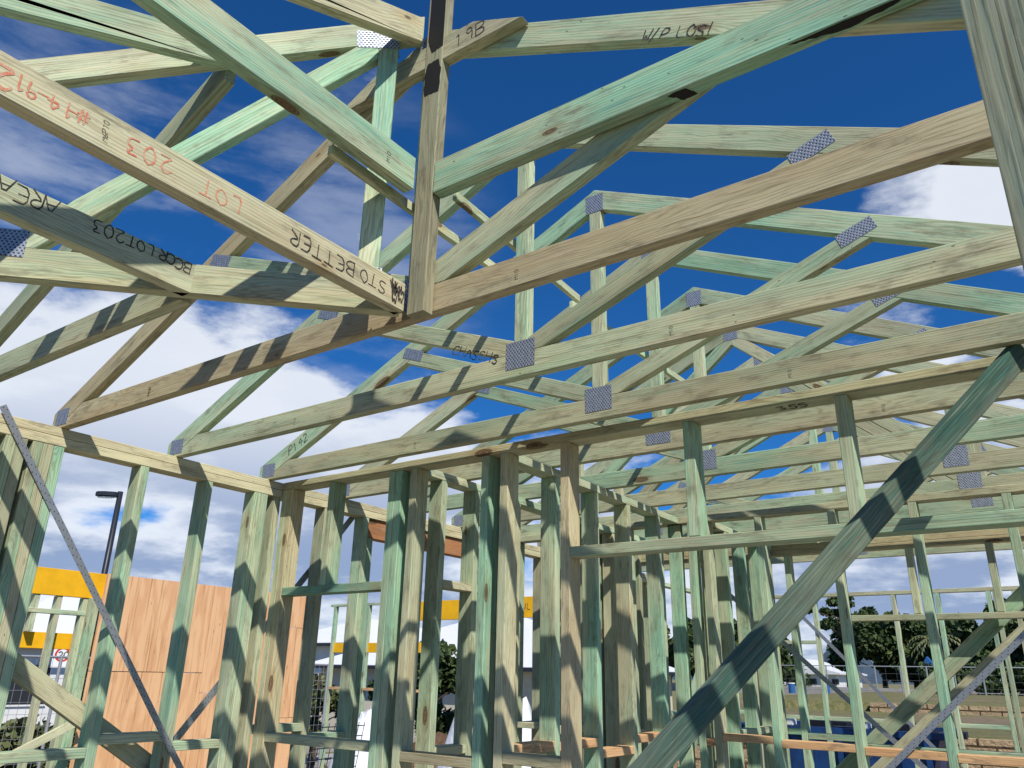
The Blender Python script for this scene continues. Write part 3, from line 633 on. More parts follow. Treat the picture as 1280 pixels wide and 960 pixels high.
# left porch frame beyond the left wall
pf = thing('stud_wall', 'small porch frame left of the outer wall with brown header', 'stud wall', (-4.2, 1.2, 0), 'timber stud walls')
box('top_plate', (-6.2, 1.30, EYE+.86), (-3.70, 1.39, EYE+.90), pf, (.2, .3, .8)); box('top_plate', (-6.2, 1.30, EYE+.902), (-3.70, 1.39, EYE+.942), pf, (.2, .3, .8))
for x in (-5.9, -5.3, -4.7, -4.12, -4.07, -3.76): box('stud', (x, 1.301, 0), (x+.044, 1.389, EYE+.859), pf, GR)

# ------------------------------------------------------------------ plywood hoarding
ply = [(3.95, 5.12, -1.9, -.046), (3.95, 5.12, -.04, .825), (5.125, 6.02, -1.9, -.234), (5.125, 6.02, -.23, .825), (6.025, 6.40, -1.9, -.5), (6.025, 6.40, -.496, .46), (6.025, 6.40, .464, .82)]
lbs = ['lower left plywood sheet behind the left wall', 'upper left plywood sheet behind the left wall studs', 'lower middle plywood sheet', 'upper middle plywood sheet below the sky', 'bottom narrow plywood sheet right of the corner studs', 'middle narrow plywood sheet right of the corner studs', 'top narrow plywood offcut right of the corner studs']
hp = thing('hoarding_frame', 'timber posts and rails hidden behind the plywood sheets', 'hoarding frame', (-7.57, 5.1, 0))
for y in (4.0, 5.08, 5.98, 6.33): box('post', (-7.57, y, -.5), (-7.5185, y+.09, EYE+.78), hp)
box('rail', (-7.53, 3.97, EYE-.12), (-7.5186, 6.38, EYE+.02), hp, (.2, .3, .5)) if False else None
for (a, b, lo, hi), lb in zip(ply, lbs):
    o = tag(MB().box((-7.518, a, EYE+lo), (-7.5, b, EYE+hi)).build('plywood_sheet', M['ply'], bevel=.001), lb, 'plywood sheet', 'plywood sheets of the hoarding')
# neighbour garage frame with yellow beams
gf = thing('neighbour_frame', 'green framed garage opening next door with two bright yellow header beams', 'house frame', (-7.7, 3.4, 0))
box('header_beam', (-7.72, 2.2, EYE+.60), (-7.66, 4.3, EYE+.835), gf, mat=M['yellow'])
box('header_beam', (-7.82, 2.2, EYE+.14), (-7.76, 4.3, EYE+.28), gf, mat=M['yellow'])
for y in (2.6, 3.05, 3.42, 3.62, 3.86): box('stud', (-7.75, y, EYE+(.28 if y in (3.05, 3.42) else -2)), (-7.67, y+.045, EYE+.599), gf, (.5, 0, 1.05))
box('rail', (-7.75, 2.2, EYE+.44), (-7.665, 4.0, EYE+.48), gf, (.6, 0, 1.05))
box('post', (-7.72, 3.90, EYE-2.0), (-7.62, 3.99, EYE+.60), gf, GR)
write('LVL', (-7.659, 2.9, EYE+.70), (0, 1, 0), (0, 0, 1), .06, .006, M['ink'], gf, name='printed_mark')
tag(bar('raking_brace', (-7.4, 2.9, EYE-.95), (-7.4, 3.9, EYE-.45), .07, .03, (1, 0, 0), color=(.2, 0, 1.15)), 'pale stake brace low behind the left wall', 'brace')
fb2 = thing('neighbour_frame', 'far house frame with long yellow beams between the middle studs', 'house frame', (-9, 12, 0))
box('header_beam', (-10.9, 12.0, EYE+.97), (-6.95, 12.08, EYE+1.33), fb2, mat=M['yellow'])
box('header_beam', (-13.2, 12.05, EYE+.37), (-10.7, 12.13, EYE+.56), fb2, mat=M['yellow'])
for x in (-13.2, -12.7, -12.2, -11.6, -11.0, -10.4, -9.2, -8.0, -7.05): box('stud', (x, 12.0, -.4), (x+.06, 12.09, EYE+(.96 if x > -10.95 else 1.3)), fb2, GR)
box('top_plate', (-13.3, 12.0, EYE+1.301), (-10.95, 12.09, EYE+1.35), fb2, GR); box('rail', (-13.2, 12.001, EYE-.35), (-10.7, 12.085, EYE-.30), fb2, (0, 0, 1), RAW)
for i, x in enumerate((-10.55, -8.35, -7.5)): write('LVL', (x, 11.999, EYE+1.10), (1, 0, 0), (0, 0, 1), .11, .012, M['ink'], fb2, name='printed_mark')

# ------------------------------------------------------------------ terrain
def sheet(name, pts, mat, z=None):
    bm = bmesh.new(); bm.faces.new([bm.verts.new(p) for p in pts]); bmesh.ops.recalc_face_normals(bm, faces=bm.faces)
    me = bpy.data.meshes.new('m'); bm.to_mesh(me); bm.free(); return struct(name, me, mat)
def height(x, y):
    """right-hand bank rises in terraces; the street side on the left falls away"""
    g = -.12
    if x < -9.5: g -= min(1, (-9.5-x)/5)*.35
    if x > -12:
        k = min(1, max(0, (x+12)/4))
        if y > 12.9: g += k*(1.03+min(1, (y-12.9)/8.4)*.04+(.20 if y > 21.45 else 0)+min(1, max(0, (y-21.4)/25))*.1)
    return g
bm = bmesh.new()
xs = [-2500, -900, -300, -120, -60]+[-40+i for i in range(0, 61)]+[40, 90, 250, 900, 2500]
ys = [-400, -60, -20]+[-6+i*.9 for i in range(21)]+[12.88, 12.92, 14, 16, 18, 20, 21.40, 21.46, 24, 28, 34, 42, 60, 100, 250, 800, 3000]
ys = sorted(ys); gv = {}
rt = random.Random(3)
for i, x in enumerate(xs):
    for j, y in enumerate(ys):
        near = -14 < x < 6 and -3 < y < 12.8
        gv[i, j] = bm.verts.new((x, y, height(x, y)+(rt.uniform(-.04, .03) if near else rt.uniform(-.02, .02))))
for i in range(len(xs)-1):
    for j in range(len(ys)-1): bm.faces.new((gv[i, j], gv[i+1, j], gv[i+1, j+1], gv[i, j+1]))
me = bpy.data.meshes.new('m'); bm.to_mesh(me); bm.free()
g_ = struct('ground', me, M['grass']); me.materials.append(M['site'])
for p in me.polygons:
    c = p.center
    if -12 < c.x < 6 and -6 < c.y < 12.6: p.material_index = 1
    p.use_smooth = True
s_ = struct('floor_slab', MB().box((-3.75, -.8, -.14), (.85, 6.40, -.0005)).box((-3.95, 6.401, -.14), (2.0, 10.25, -.0005)).build('x', M['concrete']).data.copy(), None)
bpy.data.objects.remove([o for o in C.objects if o.name == 'x'][0])
def ribbon(name, x0, x1, y0, y1, z, mat): return struct_box(name, (x0, y0, z-.3), (x1, y1, z), mat)
def struct_box(name, lo, hi, mat):
    o = MB().box(lo, hi).build(name, mat); o['kind'] = 'structure'; return o
struct_box('road', (-60, 40, 1.0), (60, 46, 1.29), M['asphalt']); struct_box('kerb', (-60, 39.7, 1.0), (60, 39.98, 1.38), M['concrete'])
struct_box('street', (-24, -40, -.75), (-18, 39, -.40), M['asphalt']); struct_box('street_kerb', (-17.98, -40, -.75), (-17.7, 39, -.28), M['concrete'])
struct_box('footpath', (-16.5, -40, -.75), (-15.0, 30, -.38), M['concrete'])
# retaining walls
for nm, lo, hi, lb in (('a', (-9, 12.72, -.3), (9, 12.90, .93), 'nearer sandstone block retaining wall at the lower right'), ('b', (-4.6, 21.3, .5), (14, 21.45, 1.15), 'farther low sandstone block retaining wall across the grass')):
    r = tag(MB().box(lo, hi).build('retaining_wall', M['block']), lb, 'retaining wall')

# ------------------------------------------------------------------ skip bin
sk = thing('skip_bin', 'blue steel skip bin with dark lined top beyond the house frame', 'skip bin', (-2.6, 11.4, 0))
def skpoly(x0, x1, y0, y1, z0, z1, sl): return [(x0+sl, y0, z0), (x1-sl, y0, z0), (x1, y0, z1), (x0, y0, z1)]
MB().poly(skpoly(-3.95, -1.62, 10.75, 0, -.08, 1.0, .35), (0, 1.35, 0)).build('bin_body', M['blue'], sk, bevel=.01)
MB().box((-4.0, 10.70, 1.0), (-1.56, 10.78, 1.075)).box((-4.0, 12.07, 1.0), (-1.56, 12.15, 1.075)).box((-4.0, 10.781, 1.0), (-3.92, 12.069, 1.075)).box((-1.64, 10.781, 1.0), (-1.56, 12.069, 1.075)).build('rim', M['blue'], sk, bevel=.006)
for i in range(7): MB().box((-3.7+i*.32, 10.70, .12), (-3.64+i*.32, 10.748, .99)).build('rib', M['blue'], sk)
lp = MB()
rr = random.Random(4)
for i in range(26):
    x = rr.uniform(-3.85, -1.75); y = rr.uniform(10.8, 12.0); lp.box((x, y, .98), (x+rr.uniform(.1, .5), y+rr.uniform(.05, .3), 1.03+rr.uniform(0, .09)))
lp.build('rubbish_load', M['navy'], sk)
for x, lb in ((-3.45, 'white foam offcut at the left on the skip load'), (-2.55, 'white foam offcut in the middle of the skip load')):
    tag(MB().box((x, 10.84, 1.07), (x+.17, 11.0, 1.15)).build('foam_offcut', M['plastic'], bevel=.01), lb, 'offcut')

# ------------------------------------------------------------------ trees
def leaves(name, lumps, n, size, mat, parent, seed=0, flat=1.0):
    r = random.Random(seed); vs = []; fs = []; lv = []
    for i in range(n):
        c, rad = r.choice(lumps)
        d = Vector((r.gauss(0, 1), r.gauss(0, 1), r.gauss(0, 1))).normalized()*rad*(r.random()**.28)
        d.z *= flat
        p = Vector(c)+d; a = Vector((r.gauss(0, 1), r.gauss(0, 1), r.gauss(0, 1))).normalized(); b = a.cross(Vector((r.gauss(0, 1), r.gauss(0, 1), r.gauss(0, 1)))).normalized()
        s = size*r.uniform(.5, 1.4); k = len(vs)
        vs += [p-a*s, p+b*s*.6, p+a*s, p-b*s*.6]; fs.append((k, k+1, k+2, k+3)); q = r.random(); lv += [q]*4
    me = bpy.data.meshes.new('m'); me.from_pydata([tuple(v) for v in vs], [], fs)
    at = me.attributes.new('leaf', 'FLOAT', 'POINT'); at.data.foreach_set('value', lv)
    return link(name, me, mat, parent)
def tree(x, y, z, h, w, label, lumpn=14, n=5000, size=.16, mat=None, seed=1, shape='round', kind='tree', name='broadleaf_tree', group=None):
    r = random.Random(seed); t = thing(name, label, kind, (x, y, z), group)
    tr = MB().tube([(x, y, z), (x+.1*w*.1, y, z+h*.3), (x, y, z+h*.75)], h*.035, h*.012)
    L = []
    for i in range(lumpn):
        a = r.uniform(0, 6.28); u = r.random()
        if shape == 'round': rad = w/2*math.sqrt(r.random())*.85; zz = z+h*(.25+.62*r.random()*(1-.45*(rad/(w/2))**2)); lr = w*.16*r.uniform(.7, 1.3)
        elif shape == 'open': rad = w/2*r.uniform(.25, 1); zz = z+h*(.35+.6*u); lr = w*.10*r.uniform(.7, 1.3)
        else: zz = z+h*(.08+.9*u); rad = w/2*(1.05-u)*r.uniform(.2, 1); lr = w*.13*(1.25-u)
        c = (x+math.cos(a)*rad, y+math.sin(a)*rad, zz); L.append((c, lr)); tr.tube([(x, y, zz-h*.15 if zz-h*.15 > z else z), tuple(Vector((x, y, zz-h*.1)).lerp(Vector(c), .5)), c], h*.009, h*.003, 5)
    tr.build('trunk', M['trunk'], t); leaves('crown', L, n, size, mat or LEAF, t, seed, flat=.5 if shape == 'open' else .8)
    return t
TG = 'trees along the far road'
def at(dx, dy, d): return dx*d, dy*d
for a in [((-.193, .981), 52, 4.1, 5.0, 'dark dense round tree, left of the two big ones behind the mesh fence', 3, 'round', 22, 9000, .20),
          ((-.163, .987), 52, 3.7, 4.8, 'dark dense tree just left of the palm', 5, 'round', 22, 9000, .20),
          ((-.228, .974), 46, 4.5, 3.2, 'tall open pine with flat tufts left of the dense trees', 8, 'open', 16, 2600, .16),
          ((-.115, .993), 48, 3.6, 4.0, 'dark tree to the right of the palm', 9, 'round', 20, 7000, .20),
          ((-.078, .997), 44, 3.6, 4.2, 'olive green tree at the right edge above the hedge', 12, 'round', 20, 7000, .18),
          ((-.30, .954), 60, 4.2, 3.6, 'small conifer left of the white sheds', 15, 'cone', 18, 3000, .16),
          ((-.372, .928), 46, 3.4, 4.0, 'round tree behind the dense studs in the middle', 17, 'round', 18, 6000, .18),
          ((-.415, .91), 44, 3.6, 4.0, 'round tree left of the middle studs by the far road', 19, 'round', 18, 6000, .18),
          ((-.335, .942), 50, 2.8, 4.5, 'low spreading tree behind the raking prop', 21, 'round', 18, 6000, .18)]:
    (dx, dy), d, h, w, lb, sd, shp, ln, n, sz = a
    tree(dx*d, dy*d, 1.2, h*1.12, w*1.15, lb, ln, n, sz, seed=sd, shape=shp, name={'open': 'pine_tree', 'cone': 'conifer_tree'}.get(shp, 'broadleaf_tree'), group=TG)
# palm
px, py = -.139*44, .99*44
pt = thing('palm_tree', 'palm with drooping fronds between the dark trees', 'palm tree', (px, py, 1.2)); MB().tube([(px, py, 1.2), (px+.05, py, 2.6), (px, py, 3.5)], .16, .11).build('trunk', M['trunk'], pt)
r = random.Random(2); vs = []; fs = []; lv = []
for i in range(26):
    a = i*2.4; up = r.uniform(.1, 1.1); prev = None
    for k in range(9):
        t = k/8; rad = 1.1*t; z = 3.5+up*t*1.1-1.1*t*t
        c = Vector((px+math.cos(a)*rad, py+math.sin(a)*rad, z))
        if prev:
            side = Vector((-math.sin(a), math.cos(a), 0))
            for sg in (-1, 1):
                k0 = len(vs); vs += [tuple(prev), tuple(c), tuple(c+side*sg*.22*(1-t*.6)-Vector((0, 0, .14)))]; fs.append((k0, k0+1, k0+2)); lv += [r.random()]*3
        prev = c
me = bpy.data.meshes.new('m'); me.from_pydata(vs, [], fs); me.attributes.new('leaf', 'FLOAT', 'POINT').data.foreach_set('value', lv); link('crown', me, LEAF2, pt)
def hedge(x0, x1, y, z, h, d, label, n, seed, mat=LEAF):
    L = []; r = random.Random(seed); k = int(abs(x1-x0)/.5)+1
    for i in range(k):
        for j in range(3): L.append(((x0+(x1-x0)*i/max(1, k-1)+r.uniform(-.2, .2), y+r.uniform(-d/2, d/2), z+h*(.2+.3*j)), h*.28))
    o = leaves('hedge', L, n, .09, mat, None, seed); tag(o, label, 'hedge')
    return o
hedge(-5.6, 2, 38, 1.2, 1.15, 1.2, 'dark clipped hedge at the right edge in front of the trees', 9000, 31)
# left street planting
def hedgeY(x, y0, y1, z, h, label, n, seed, mat=LEAF):
    L = []; r = random.Random(seed); k = int(abs(y1-y0)/.5)+1
    for i in range(k):
        for j in range(3): L.append(((x+r.uniform(-.4, .4), y0+(y1-y0)*i/(k-1), z+h*(.2+.3*j)), h*.3))
    tag(leaves('hedge', L, n, .09, mat, None, seed), label, 'hedge')
hedgeY(-15.2, 4.6, 9.5, -.5, 1.15, 'green hedge behind the mesh fence at the lower left', 6000, 33, LEAF2)
tree(-11.8, 13.6, -.4, 3.0, 2.2, 'leafy shrub tree standing between the doubled studs and the plastic pile', 14, 5000, .09, LEAF, 41, name='shrub_tree')
tree(-15.0, 13.4, -.4, 2.6, 1.8, 'leafy shrub tree behind the left wall opening', 12, 4000, .09, LEAF2, 43, name='shrub_tree')

# mesh fence on the far road
ff = thing('mesh_fence', 'long wire mesh fence with pale posts along the far grass', 'fence', (-8, 36, 1.2))
for i in range(17): MB().tube([(-15+i*.95, 36, 1.15), (-15+i*.95, 36, 2.25)], .03, seg=6).build('fence_post', M['gal'], ff)
MB().tube([(-15, 36, 2.22), (.3, 36, 2.22)], .022, seg=6).tube([(-15, 36, 1.3), (.3, 36, 1.3)], .015, seg=6).build('fence_rail', M['gal'], ff)
mw = MB()
for i in range(39): mw.tube([(-15+i*.4, 36, 1.2), (-15+i*.4, 36, 2.2)], .003, seg=3)
for i in range(3): mw.tube([(-15, 36, 1.45+i*.25), (.3, 36, 1.45+i*.25)], .003, seg=3)
mw.build('wire_mesh', M['gal'], ff)
# temporary fence at left
tf = thing('mesh_fence', 'temporary wire mesh fence panel in front of the hedge at lower left', 'fence', (-11, 6, -.4))
for y in (3.2, 5.4, 5.5, 7.7, 7.8, 10.0): MB().tube([(-11, y, -.45), (-11, y, 1.72)], .02, seg=6).build('fence_post', M['gal'], tf)
MB().tube([(-11, 3.2, 1.7), (-11, 10, 1.7)], .018, seg=6).tube([(-11, 3.2, -.2), (-11, 10, -.2)], .018, seg=6).build('fence_rail', M['gal'], tf)
mw = MB()
for i in range(69): mw.tube([(-11, 3.2+i*.1, -.2), (-11, 3.2+i*.1, 1.7)], .003, seg=3)
for i in range(13): mw.tube([(-11, 3.2, -.1+i*.14), (-11, 10, -.1+i*.14)], .003, seg=3)
mw.build('wire_mesh', M['gal'], tf)

# ------------------------------------------------------------------ buildings
def house(x0, x1, y0, y1, zb, ze, zr, label, wall='cream', roof='roofwhite', axis='x', wins=(), name='house'):
    h = thing(name, label, 'house', ((x0+x1)/2, (y0+y1)/2, zb)); e = .45
    MB().box((x0, y0, zb), (x1, y1, ze)).build('wall', M[wall], h)
    m = MB(); a, b, c, d = x0-e, x1+e, y0-e, y1+e; ins = min(b-a, d-c)*.5
    P = [Vector(p) for p in ((a, c, ze), (b, c, ze), (b, d, ze), (a, d, ze))]
    if (b-a) > (d-c): r1, r2 = Vector((a+ins, (c+d)/2, zr)), Vector((b-ins, (c+d)/2, zr)); fs = [(0, 1, 'r2', 'r1'), (1, 2, 'r2'), (2, 3, 'r1', 'r2'), (3, 0, 'r1')]
    else: r1, r2 = Vector(((a+b)/2, c+ins, zr)), Vector(((a+b)/2, d-ins, zr)); fs = [(1, 2, 'r2', 'r1'), (0, 1, 'r1'), (3, 0, 'r1', 'r2'), (2, 3, 'r2')]
    vv = {i: m.bm.verts.new(P[i]+Vector((0, 0, .12))) for i in range(4)}; lo = [m.bm.verts.new(p) for p in P]; vv['r1'] = m.bm.verts.new(r1); vv['r2'] = m.bm.verts.new(r2)
    for f in fs: m.bm.faces.new([vv[i] for i in f])
    for i in range(4): m.bm.faces.new((lo[i], lo[(i+1) % 4], vv[(i+1) % 4], vv[i]))
    m.bm.faces.new(lo[::-1]); m.build('roof', M[roof], h)
    m = MB(); m.box((a-.02, c-.10, ze-.02), (b+.02, c-.001, ze+.10)); m.box((b+.001, c, ze-.02), (b+.10, d, ze+.10)); m.build('gutter', M['pole'], h)
    for k, (side, s0, s1, z0, z1) in enumerate(wins):
        if side == 'y': lo_, hi_ = (s0, y0-.03, z0), (s1, y0+.02, z1); fr = [(s0-.05, y0-.05, z0-.05), (s1+.05, y0-.001, z0)]
        else: lo_, hi_ = (x1-.02, s0, z0), (x1+.03, s1, z1); fr = [(x1+.001, s0-.05, z0-.05), (x1+.05, s1+.05, z0)]
        w = MB().box(lo_, hi_).build('window', M['dark'], h); MB().box(*fr).build('sill', M['white'], w)
    return h
house(-24, -13.6, 21.5, 30, -.5, 1.72, 3.75, 'low house with pale roof and cream wall seen between the middle studs', wins=[('y', -20, -18, .4, 1.4), ('y', -16.5, -15, .4, 1.4), ('x', 24, 26, .4, 1.4)])
house(-40, -26, 10, 19, -.5, 2.1, 4.1, 'white roofed house across the street behind the yellow beams', wall='white', wins=[('x', 11, 12.5, .5, 1.6), ('x', 14, 16.5, -.4, 1.6), ('y', -34, -31, .5, 1.6)])
house(-30, -24.5, 24, 32, -.5, 2.6, 3.9, 'two tone white house glimpsed left of the corner studs', wall='white', wins=[('x', 25, 27, .4, 1.5), ('y', -29, -27, .4, 1.5)])
def shed(x0, x1, y0, y1, zb, z1, z2, label):
    h = thing('shed', label, 'shed', ((x0+x1)/2, y0, zb))
    MB().box((x0, y0, zb), (x1, y1, z1)).build('wall', M['white'], h)
    MB().poly([(x0-.4, y0-.4, z1), (x1+.4, y0-.4, z1), (x1+.4, y0-.4, z1+.1), ((x0+x1)/2, y0-.4, z2), (x0-.4, y0-.4, z1+.1)], (0, y1-y0+.8, 0)).build('roof', M['roofwhite'], h)
    for i in range(3): MB().box((x0+.5+i*(x1-x0)/3, y0-.05, zb+.2), (x0+.5+(i+.6)*(x1-x0)/3, y0-.001, z1-.3)).build('door', M['dark'], h)
shed(-22.5, -18.8, 68, 78, 1.2, 2.5, 3.4, 'long white shed roof on the left beyond the far road')
shed(-18.3, -15.9, 64, 72, 1.2, 2.1, 2.6, 'smaller white shed just left of the pine')
# hills
bm = bmesh.new(); r = random.Random(6); pr = []
for i in range(80):
    x = -1500+i*22; q = -520-x
    z = 4+55*math.exp(-((x+372)/60)**2)+18*math.exp(-((x+700)/160)**2)+r.uniform(0, 5)
    a = bm.verts.new((x, 1500, -5)); b = bm.verts.new((x, 1560, z)); c = bm.verts.new((x, 1700, -5))
    if pr: bm.faces.new((pr[0], a, b, pr[1])); bm.faces.new((pr[1], b, c, pr[2]))
    pr = (a, b, c)
me = bpy.data.meshes.new('m'); bm.to_mesh(me); bm.free(); struct('hills', me, M['hill'])
# blue portable cabin among the trees
pc = thing('portable_toilet', 'small blue peaked cabin showing between the dark trees', 'cabin', (-6.0, 40, 1.2))
MB().box((-6.15, 39.5, 1.2), (-5.75, 39.9, 2.35)).build('cabin_body', M['lightblue'], pc, bevel=.03); MB().poly([(-6.18, 39.47, 2.35), (-5.72, 39.47, 2.35), (-5.95, 39.47, 2.7)], (0, .46, 0)).build('cabin_roof', M['lightblue'], pc)
MB().box((-6.1, 39.46, 1.3), (-5.8, 39.499, 2.25)).build('door', M['blue'], pc)
for x, y, lb in ((-11.6, 33, 'left blue drum on the far grass'), (-9.9, 33, 'middle blue drum on the far grass'), (-8.6, 33, 'right blue drum near the mesh fence')):
    d = thing('blue_drum', lb, 'drum', (x, y, 1.15), 'blue drums on the far grass')
    MB().tube([(x, y, 1.15), (x, y, 1.5)], .13, .13, 12).build('drum_body', M['lightblue'], d); MB().tube([(x, y, 1.501), (x, y, 1.53)], .14, .13, 12).build('lid', M['plastic'], d)

# ------------------------------------------------------------------ street lamp and sign
def SD(dx, dy, d, sl): return Vector((dx*d, dy*d, EYE+sl*d))
lt = SD(-.887, .463, 24, .190); L_ = thing('street_lamp', 'dark street lamp with flat head against the clouds', 'street lamp', (lt.x, lt.y, -.4))
MB().tube([(lt.x, lt.y, -.45), (lt.x, lt.y, lt.z)], .095, .07, 12).build('pole', M['pole'], L_, True)
hd = Vector((-.09, -.16, 0)).normalized(); hu = Vector((-.46, -.88, 0)); side = Vector((.88, -.46, 0))
MB().tube([tuple(lt+hu*.02+Vector((0, 0, -.12))), tuple(lt+hu*.32+Vector((0, 0, -.16)))], .05, .04).build('bracket', M['pole'], L_)
m = MB(); ring = []
pts = [(0, .05), (.12, .13), (.5, .15), (.72, .09), (.8, 0), (.72, -.09), (.5, -.15), (.12, -.13), (0, -.05)]
base = lt+hu*.02+Vector((0, 0, -.16))
m.poly([base+hu*(a*.75)+side*b+Vector((0, 0, -.04*a)) for a, b in pts], (0, 0, .13)).build('lamp_head', M['pole'], L_, bevel=.02)
m = MB().poly([base+hu*(a*.5+.12)+side*b*.7+Vector((0, 0, -.012-.04*a)) for a, b in pts], (0, 0, -.02)).build('lens', M['plastic'], L_)
sp = SD(-.8975, .441, 26, .0085); sg_ = thing('speed_sign', 'small speed sign reading 20 on a grey pole behind the mesh fence', 'sign', (sp.x, sp.y, -.4))
MB().tube([(sp.x, sp.y, -.45), (sp.x, sp.y, sp.z+.2)], .03).build('pole', M['gal'], sg_)
nn = Vector((.894, -.448, 0)); uu = Vector((.448, .894, 0))
c0 = Vector((sp.x, sp.y, sp.z))+nn*.04
MB().poly([c0-uu*.23+Vector((0, 0, -.28)), c0+uu*.23+Vector((0, 0, -.28)), c0+uu*.23+Vector((0, 0, .28)), c0-uu*.23+Vector((0, 0, .28))], nn*.01).build('sign_board', M['white'], sg_)
m = MB(); c1 = c0+nn*.012
bm = m.bm; inner = []; outer = []
for i in range(28):
    a = i*6.2832/28; d = uu*math.cos(a)+Vector((0, 0, math.sin(a))); inner.append(bm.verts.new(c1+d*.14+Vector((0, 0, .06)))); outer.append(bm.verts.new(c1+d*.19+Vector((0, 0, .06))))
for i in range(28): bm.faces.new((inner[i], inner[(i+1) % 28], outer[(i+1) % 28], outer[i]))
m.build('red_ring', M['redw'], sg_)
write('20', c1-uu*.11+Vector((0, 0, -.03)), uu, (0, 0, 1), .17, .03, M['ink'], sg_, jit=0, name='number')

# ------------------------------------------------------------------ loose site things
pl = thing('timber_stack', 'low stack of green framing timber lying outside the left wall', 'timber stack', (-6.5, 3.6, 0))
r = random.Random(11)
for i in range(14):
    z = .02+(i//5)*.06; x = -7.0+(i % 5)*.22+r.uniform(-.03, .03); box('board', (x, 2.3+r.uniform(0, .4), z), (x+.09, 6.8+r.uniform(-.5, .3), z+.045), pl, GR)
pl2 = thing('timber_stack', 'stack of green boards on the soil beyond the middle studs', 'timber stack', (-4.8, 8, 0))
for i in range(12):
    z = .02+(i//4)*.07; y = 8.6+(i % 4)*.2; box('board', (-8.2+r.uniform(0, .5), y, z), (-4.3+r.uniform(-.4, .4), y+.09, z+.045), pl2, GR)
# soil heap partly under white plastic
def heap(name, cx, cy, z, rx, ry, h, mat, label, cat, seed, rough=.18):
    r = random.Random(seed); bm = bmesh.new(); V_ = {}
    for i in range(15):
        for j in range(28):
            u = i/14; a = j*6.2832/28; k = 1+r.uniform(-rough, rough)*.5
            V_[i, j] = bm.verts.new((cx+math.cos(a)*rx*u*k, cy+math.sin(a)*ry*u*k, z+h*(1-u*u)**.8*(1+r.uniform(-rough, rough))))
    for i in range(14):
        for j in range(28): bm.faces.new((V_[i, j], V_[i+1, j], V_[i+1, (j+1) % 28], V_[i, (j+1) % 28]))
    bmesh.ops.remove_doubles(bm, verts=bm.verts, dist=.001)
    me = bpy.data.meshes.new('m'); bm.to_mesh(me); bm.free()
    for p in me.polygons: p.use_smooth = True
    return tag(link(name, me, mat), label, cat)
heap('soil_heap', -9.0, 13.4, -.45, 3.6, 2.2, 1.15, M['soil'], 'brown soil heap outside beyond the middle studs', 'soil heap', 5)
heap('plastic_wrapped_pile', -8.6, 11.7, -.45, 1.15, .9, 2.0, M['film'], 'tall pile wrapped in white plastic in front of the cream house', 'wrapped pile', 8, .08)
heap('plastic_wrapped_pile', -11.2, 11.4, -.45, .9, .8, 1.35, M['film'], 'smaller white plastic wrapped pile left of the tall one', 'wrapped pile', 9, .08)
bk = thing('bucket', 'white plastic bucket on the floor slab behind the paired studs', 'bucket', (-3.3, 4.1, 0))
MB().tube([(-3.25, 4.2, 0), (-3.25, 4.2, .34)], .13, .155, 16).build('bucket_body', M['plastic'], bk, True); MB().tube([(-3.25, 4.2, .341), (-3.25, 4.2, .36)], .165, .165, 16).build('lid', M['plastic'], bk)
bs = thing('brick_stack', 'stack of pale bricks outside the left wall opening', 'brick stack', (-6.2, 6.7, 0))
for i in range(4):
    for j in range(3): MB().box((-6.6+i*.24, 6.6+j*.12, -.1), (-6.37+i*.24, 6.71+j*.12, .5+.08*((i+j) % 2))).build('brick_pile', M['block'], bs, bevel=.004)
rk = thing('reinforcing_mesh', 'leaning sheet of dark reinforcing mesh beyond the left wall', 'steel mesh', (-7.9, 7.4, 0))
m = MB()
for i in range(9): m.tube([(-8.0, 7.0+i*.1, 0), (-7.8, 7.0+i*.1, 1.0)], .006, seg=4)
for i in range(9): m.tube([(-8.0+i*.025, 7.0, i*.12), (-8.0+i*.025, 7.8, i*.12)], .006, seg=4)
m.build('steel_bars', M['pole'], rk)

# ------------------------------------------------------------------ camera, light, sky
cam = bpy.data.cameras.new('camera'); co = bpy.data.objects.new('camera', cam); C.objects.link(co)
f, pit, yaw, rol = 973.66, .3573955, .62205, .0210522
cy, sy = math.cos(yaw), math.sin(yaw)
fw = Vector((-sy*math.cos(pit), cy*math.cos(pit), math.sin(pit))); rt_ = Vector((cy, sy, 0)); up = rt_.cross(fw)
r2 = math.cos(rol)*rt_+math.sin(rol)*up; u2 = -math.sin(rol)*rt_+math.cos(rol)*up
co.matrix_world = Matrix(((r2.x, u2.x, -fw.x, 0), (r2.y, u2.y, -fw.y, 0), (r2.z, u2.z, -fw.z, EYE), (0, 0, 0, 1)))
cam.sensor_fit = 'HORIZONTAL'; cam.sensor_width = 36; cam.lens = f*36/1280; cam.clip_start = .02; cam.clip_end = 6000
bpy.context.scene.camera = co
SUN = Vector((1.0, -.70, 1.36)).normalized()
sl = bpy.data.lights.new('sun', 'SUN'); sl.energy = 5.0; sl.angle = R(.53); sl.color = (1, .95, .87)
so = bpy.data.objects.new('sun', sl); C.objects.link(so); so.rotation_euler = SUN.to_track_quat('Z', 'Y').to_euler()
w = bpy.data.worlds.new('World'); bpy.context.scene.world = w; w.use_nodes = True; nt = w.node_tree; nt.nodes.clear(); N = NB(nt)
out = N.n('ShaderNodeOutputWorld'); bg_ = N.n('ShaderNodeBackground'); nt.links.new(bg_.outputs[0], out.inputs[0])
sky = N.n('ShaderNodeTexSky', sky_type='NISHITA'); sky.sun_disc = False; sky.sun_elevation = math.asin(SUN.z); sky.sun_rotation = math.atan2(SUN.x, SUN.y)
sky.altitude = 1500; sky.air_density = 1.0; sky.dust_density = .3; sky.ozone_density = 5.0
geo = N.n('ShaderNodeTexCoord').outputs['Generated']
sep = N.n('ShaderNodeSeparateXYZ'); nt.links.new(geo, sep.inputs[0])
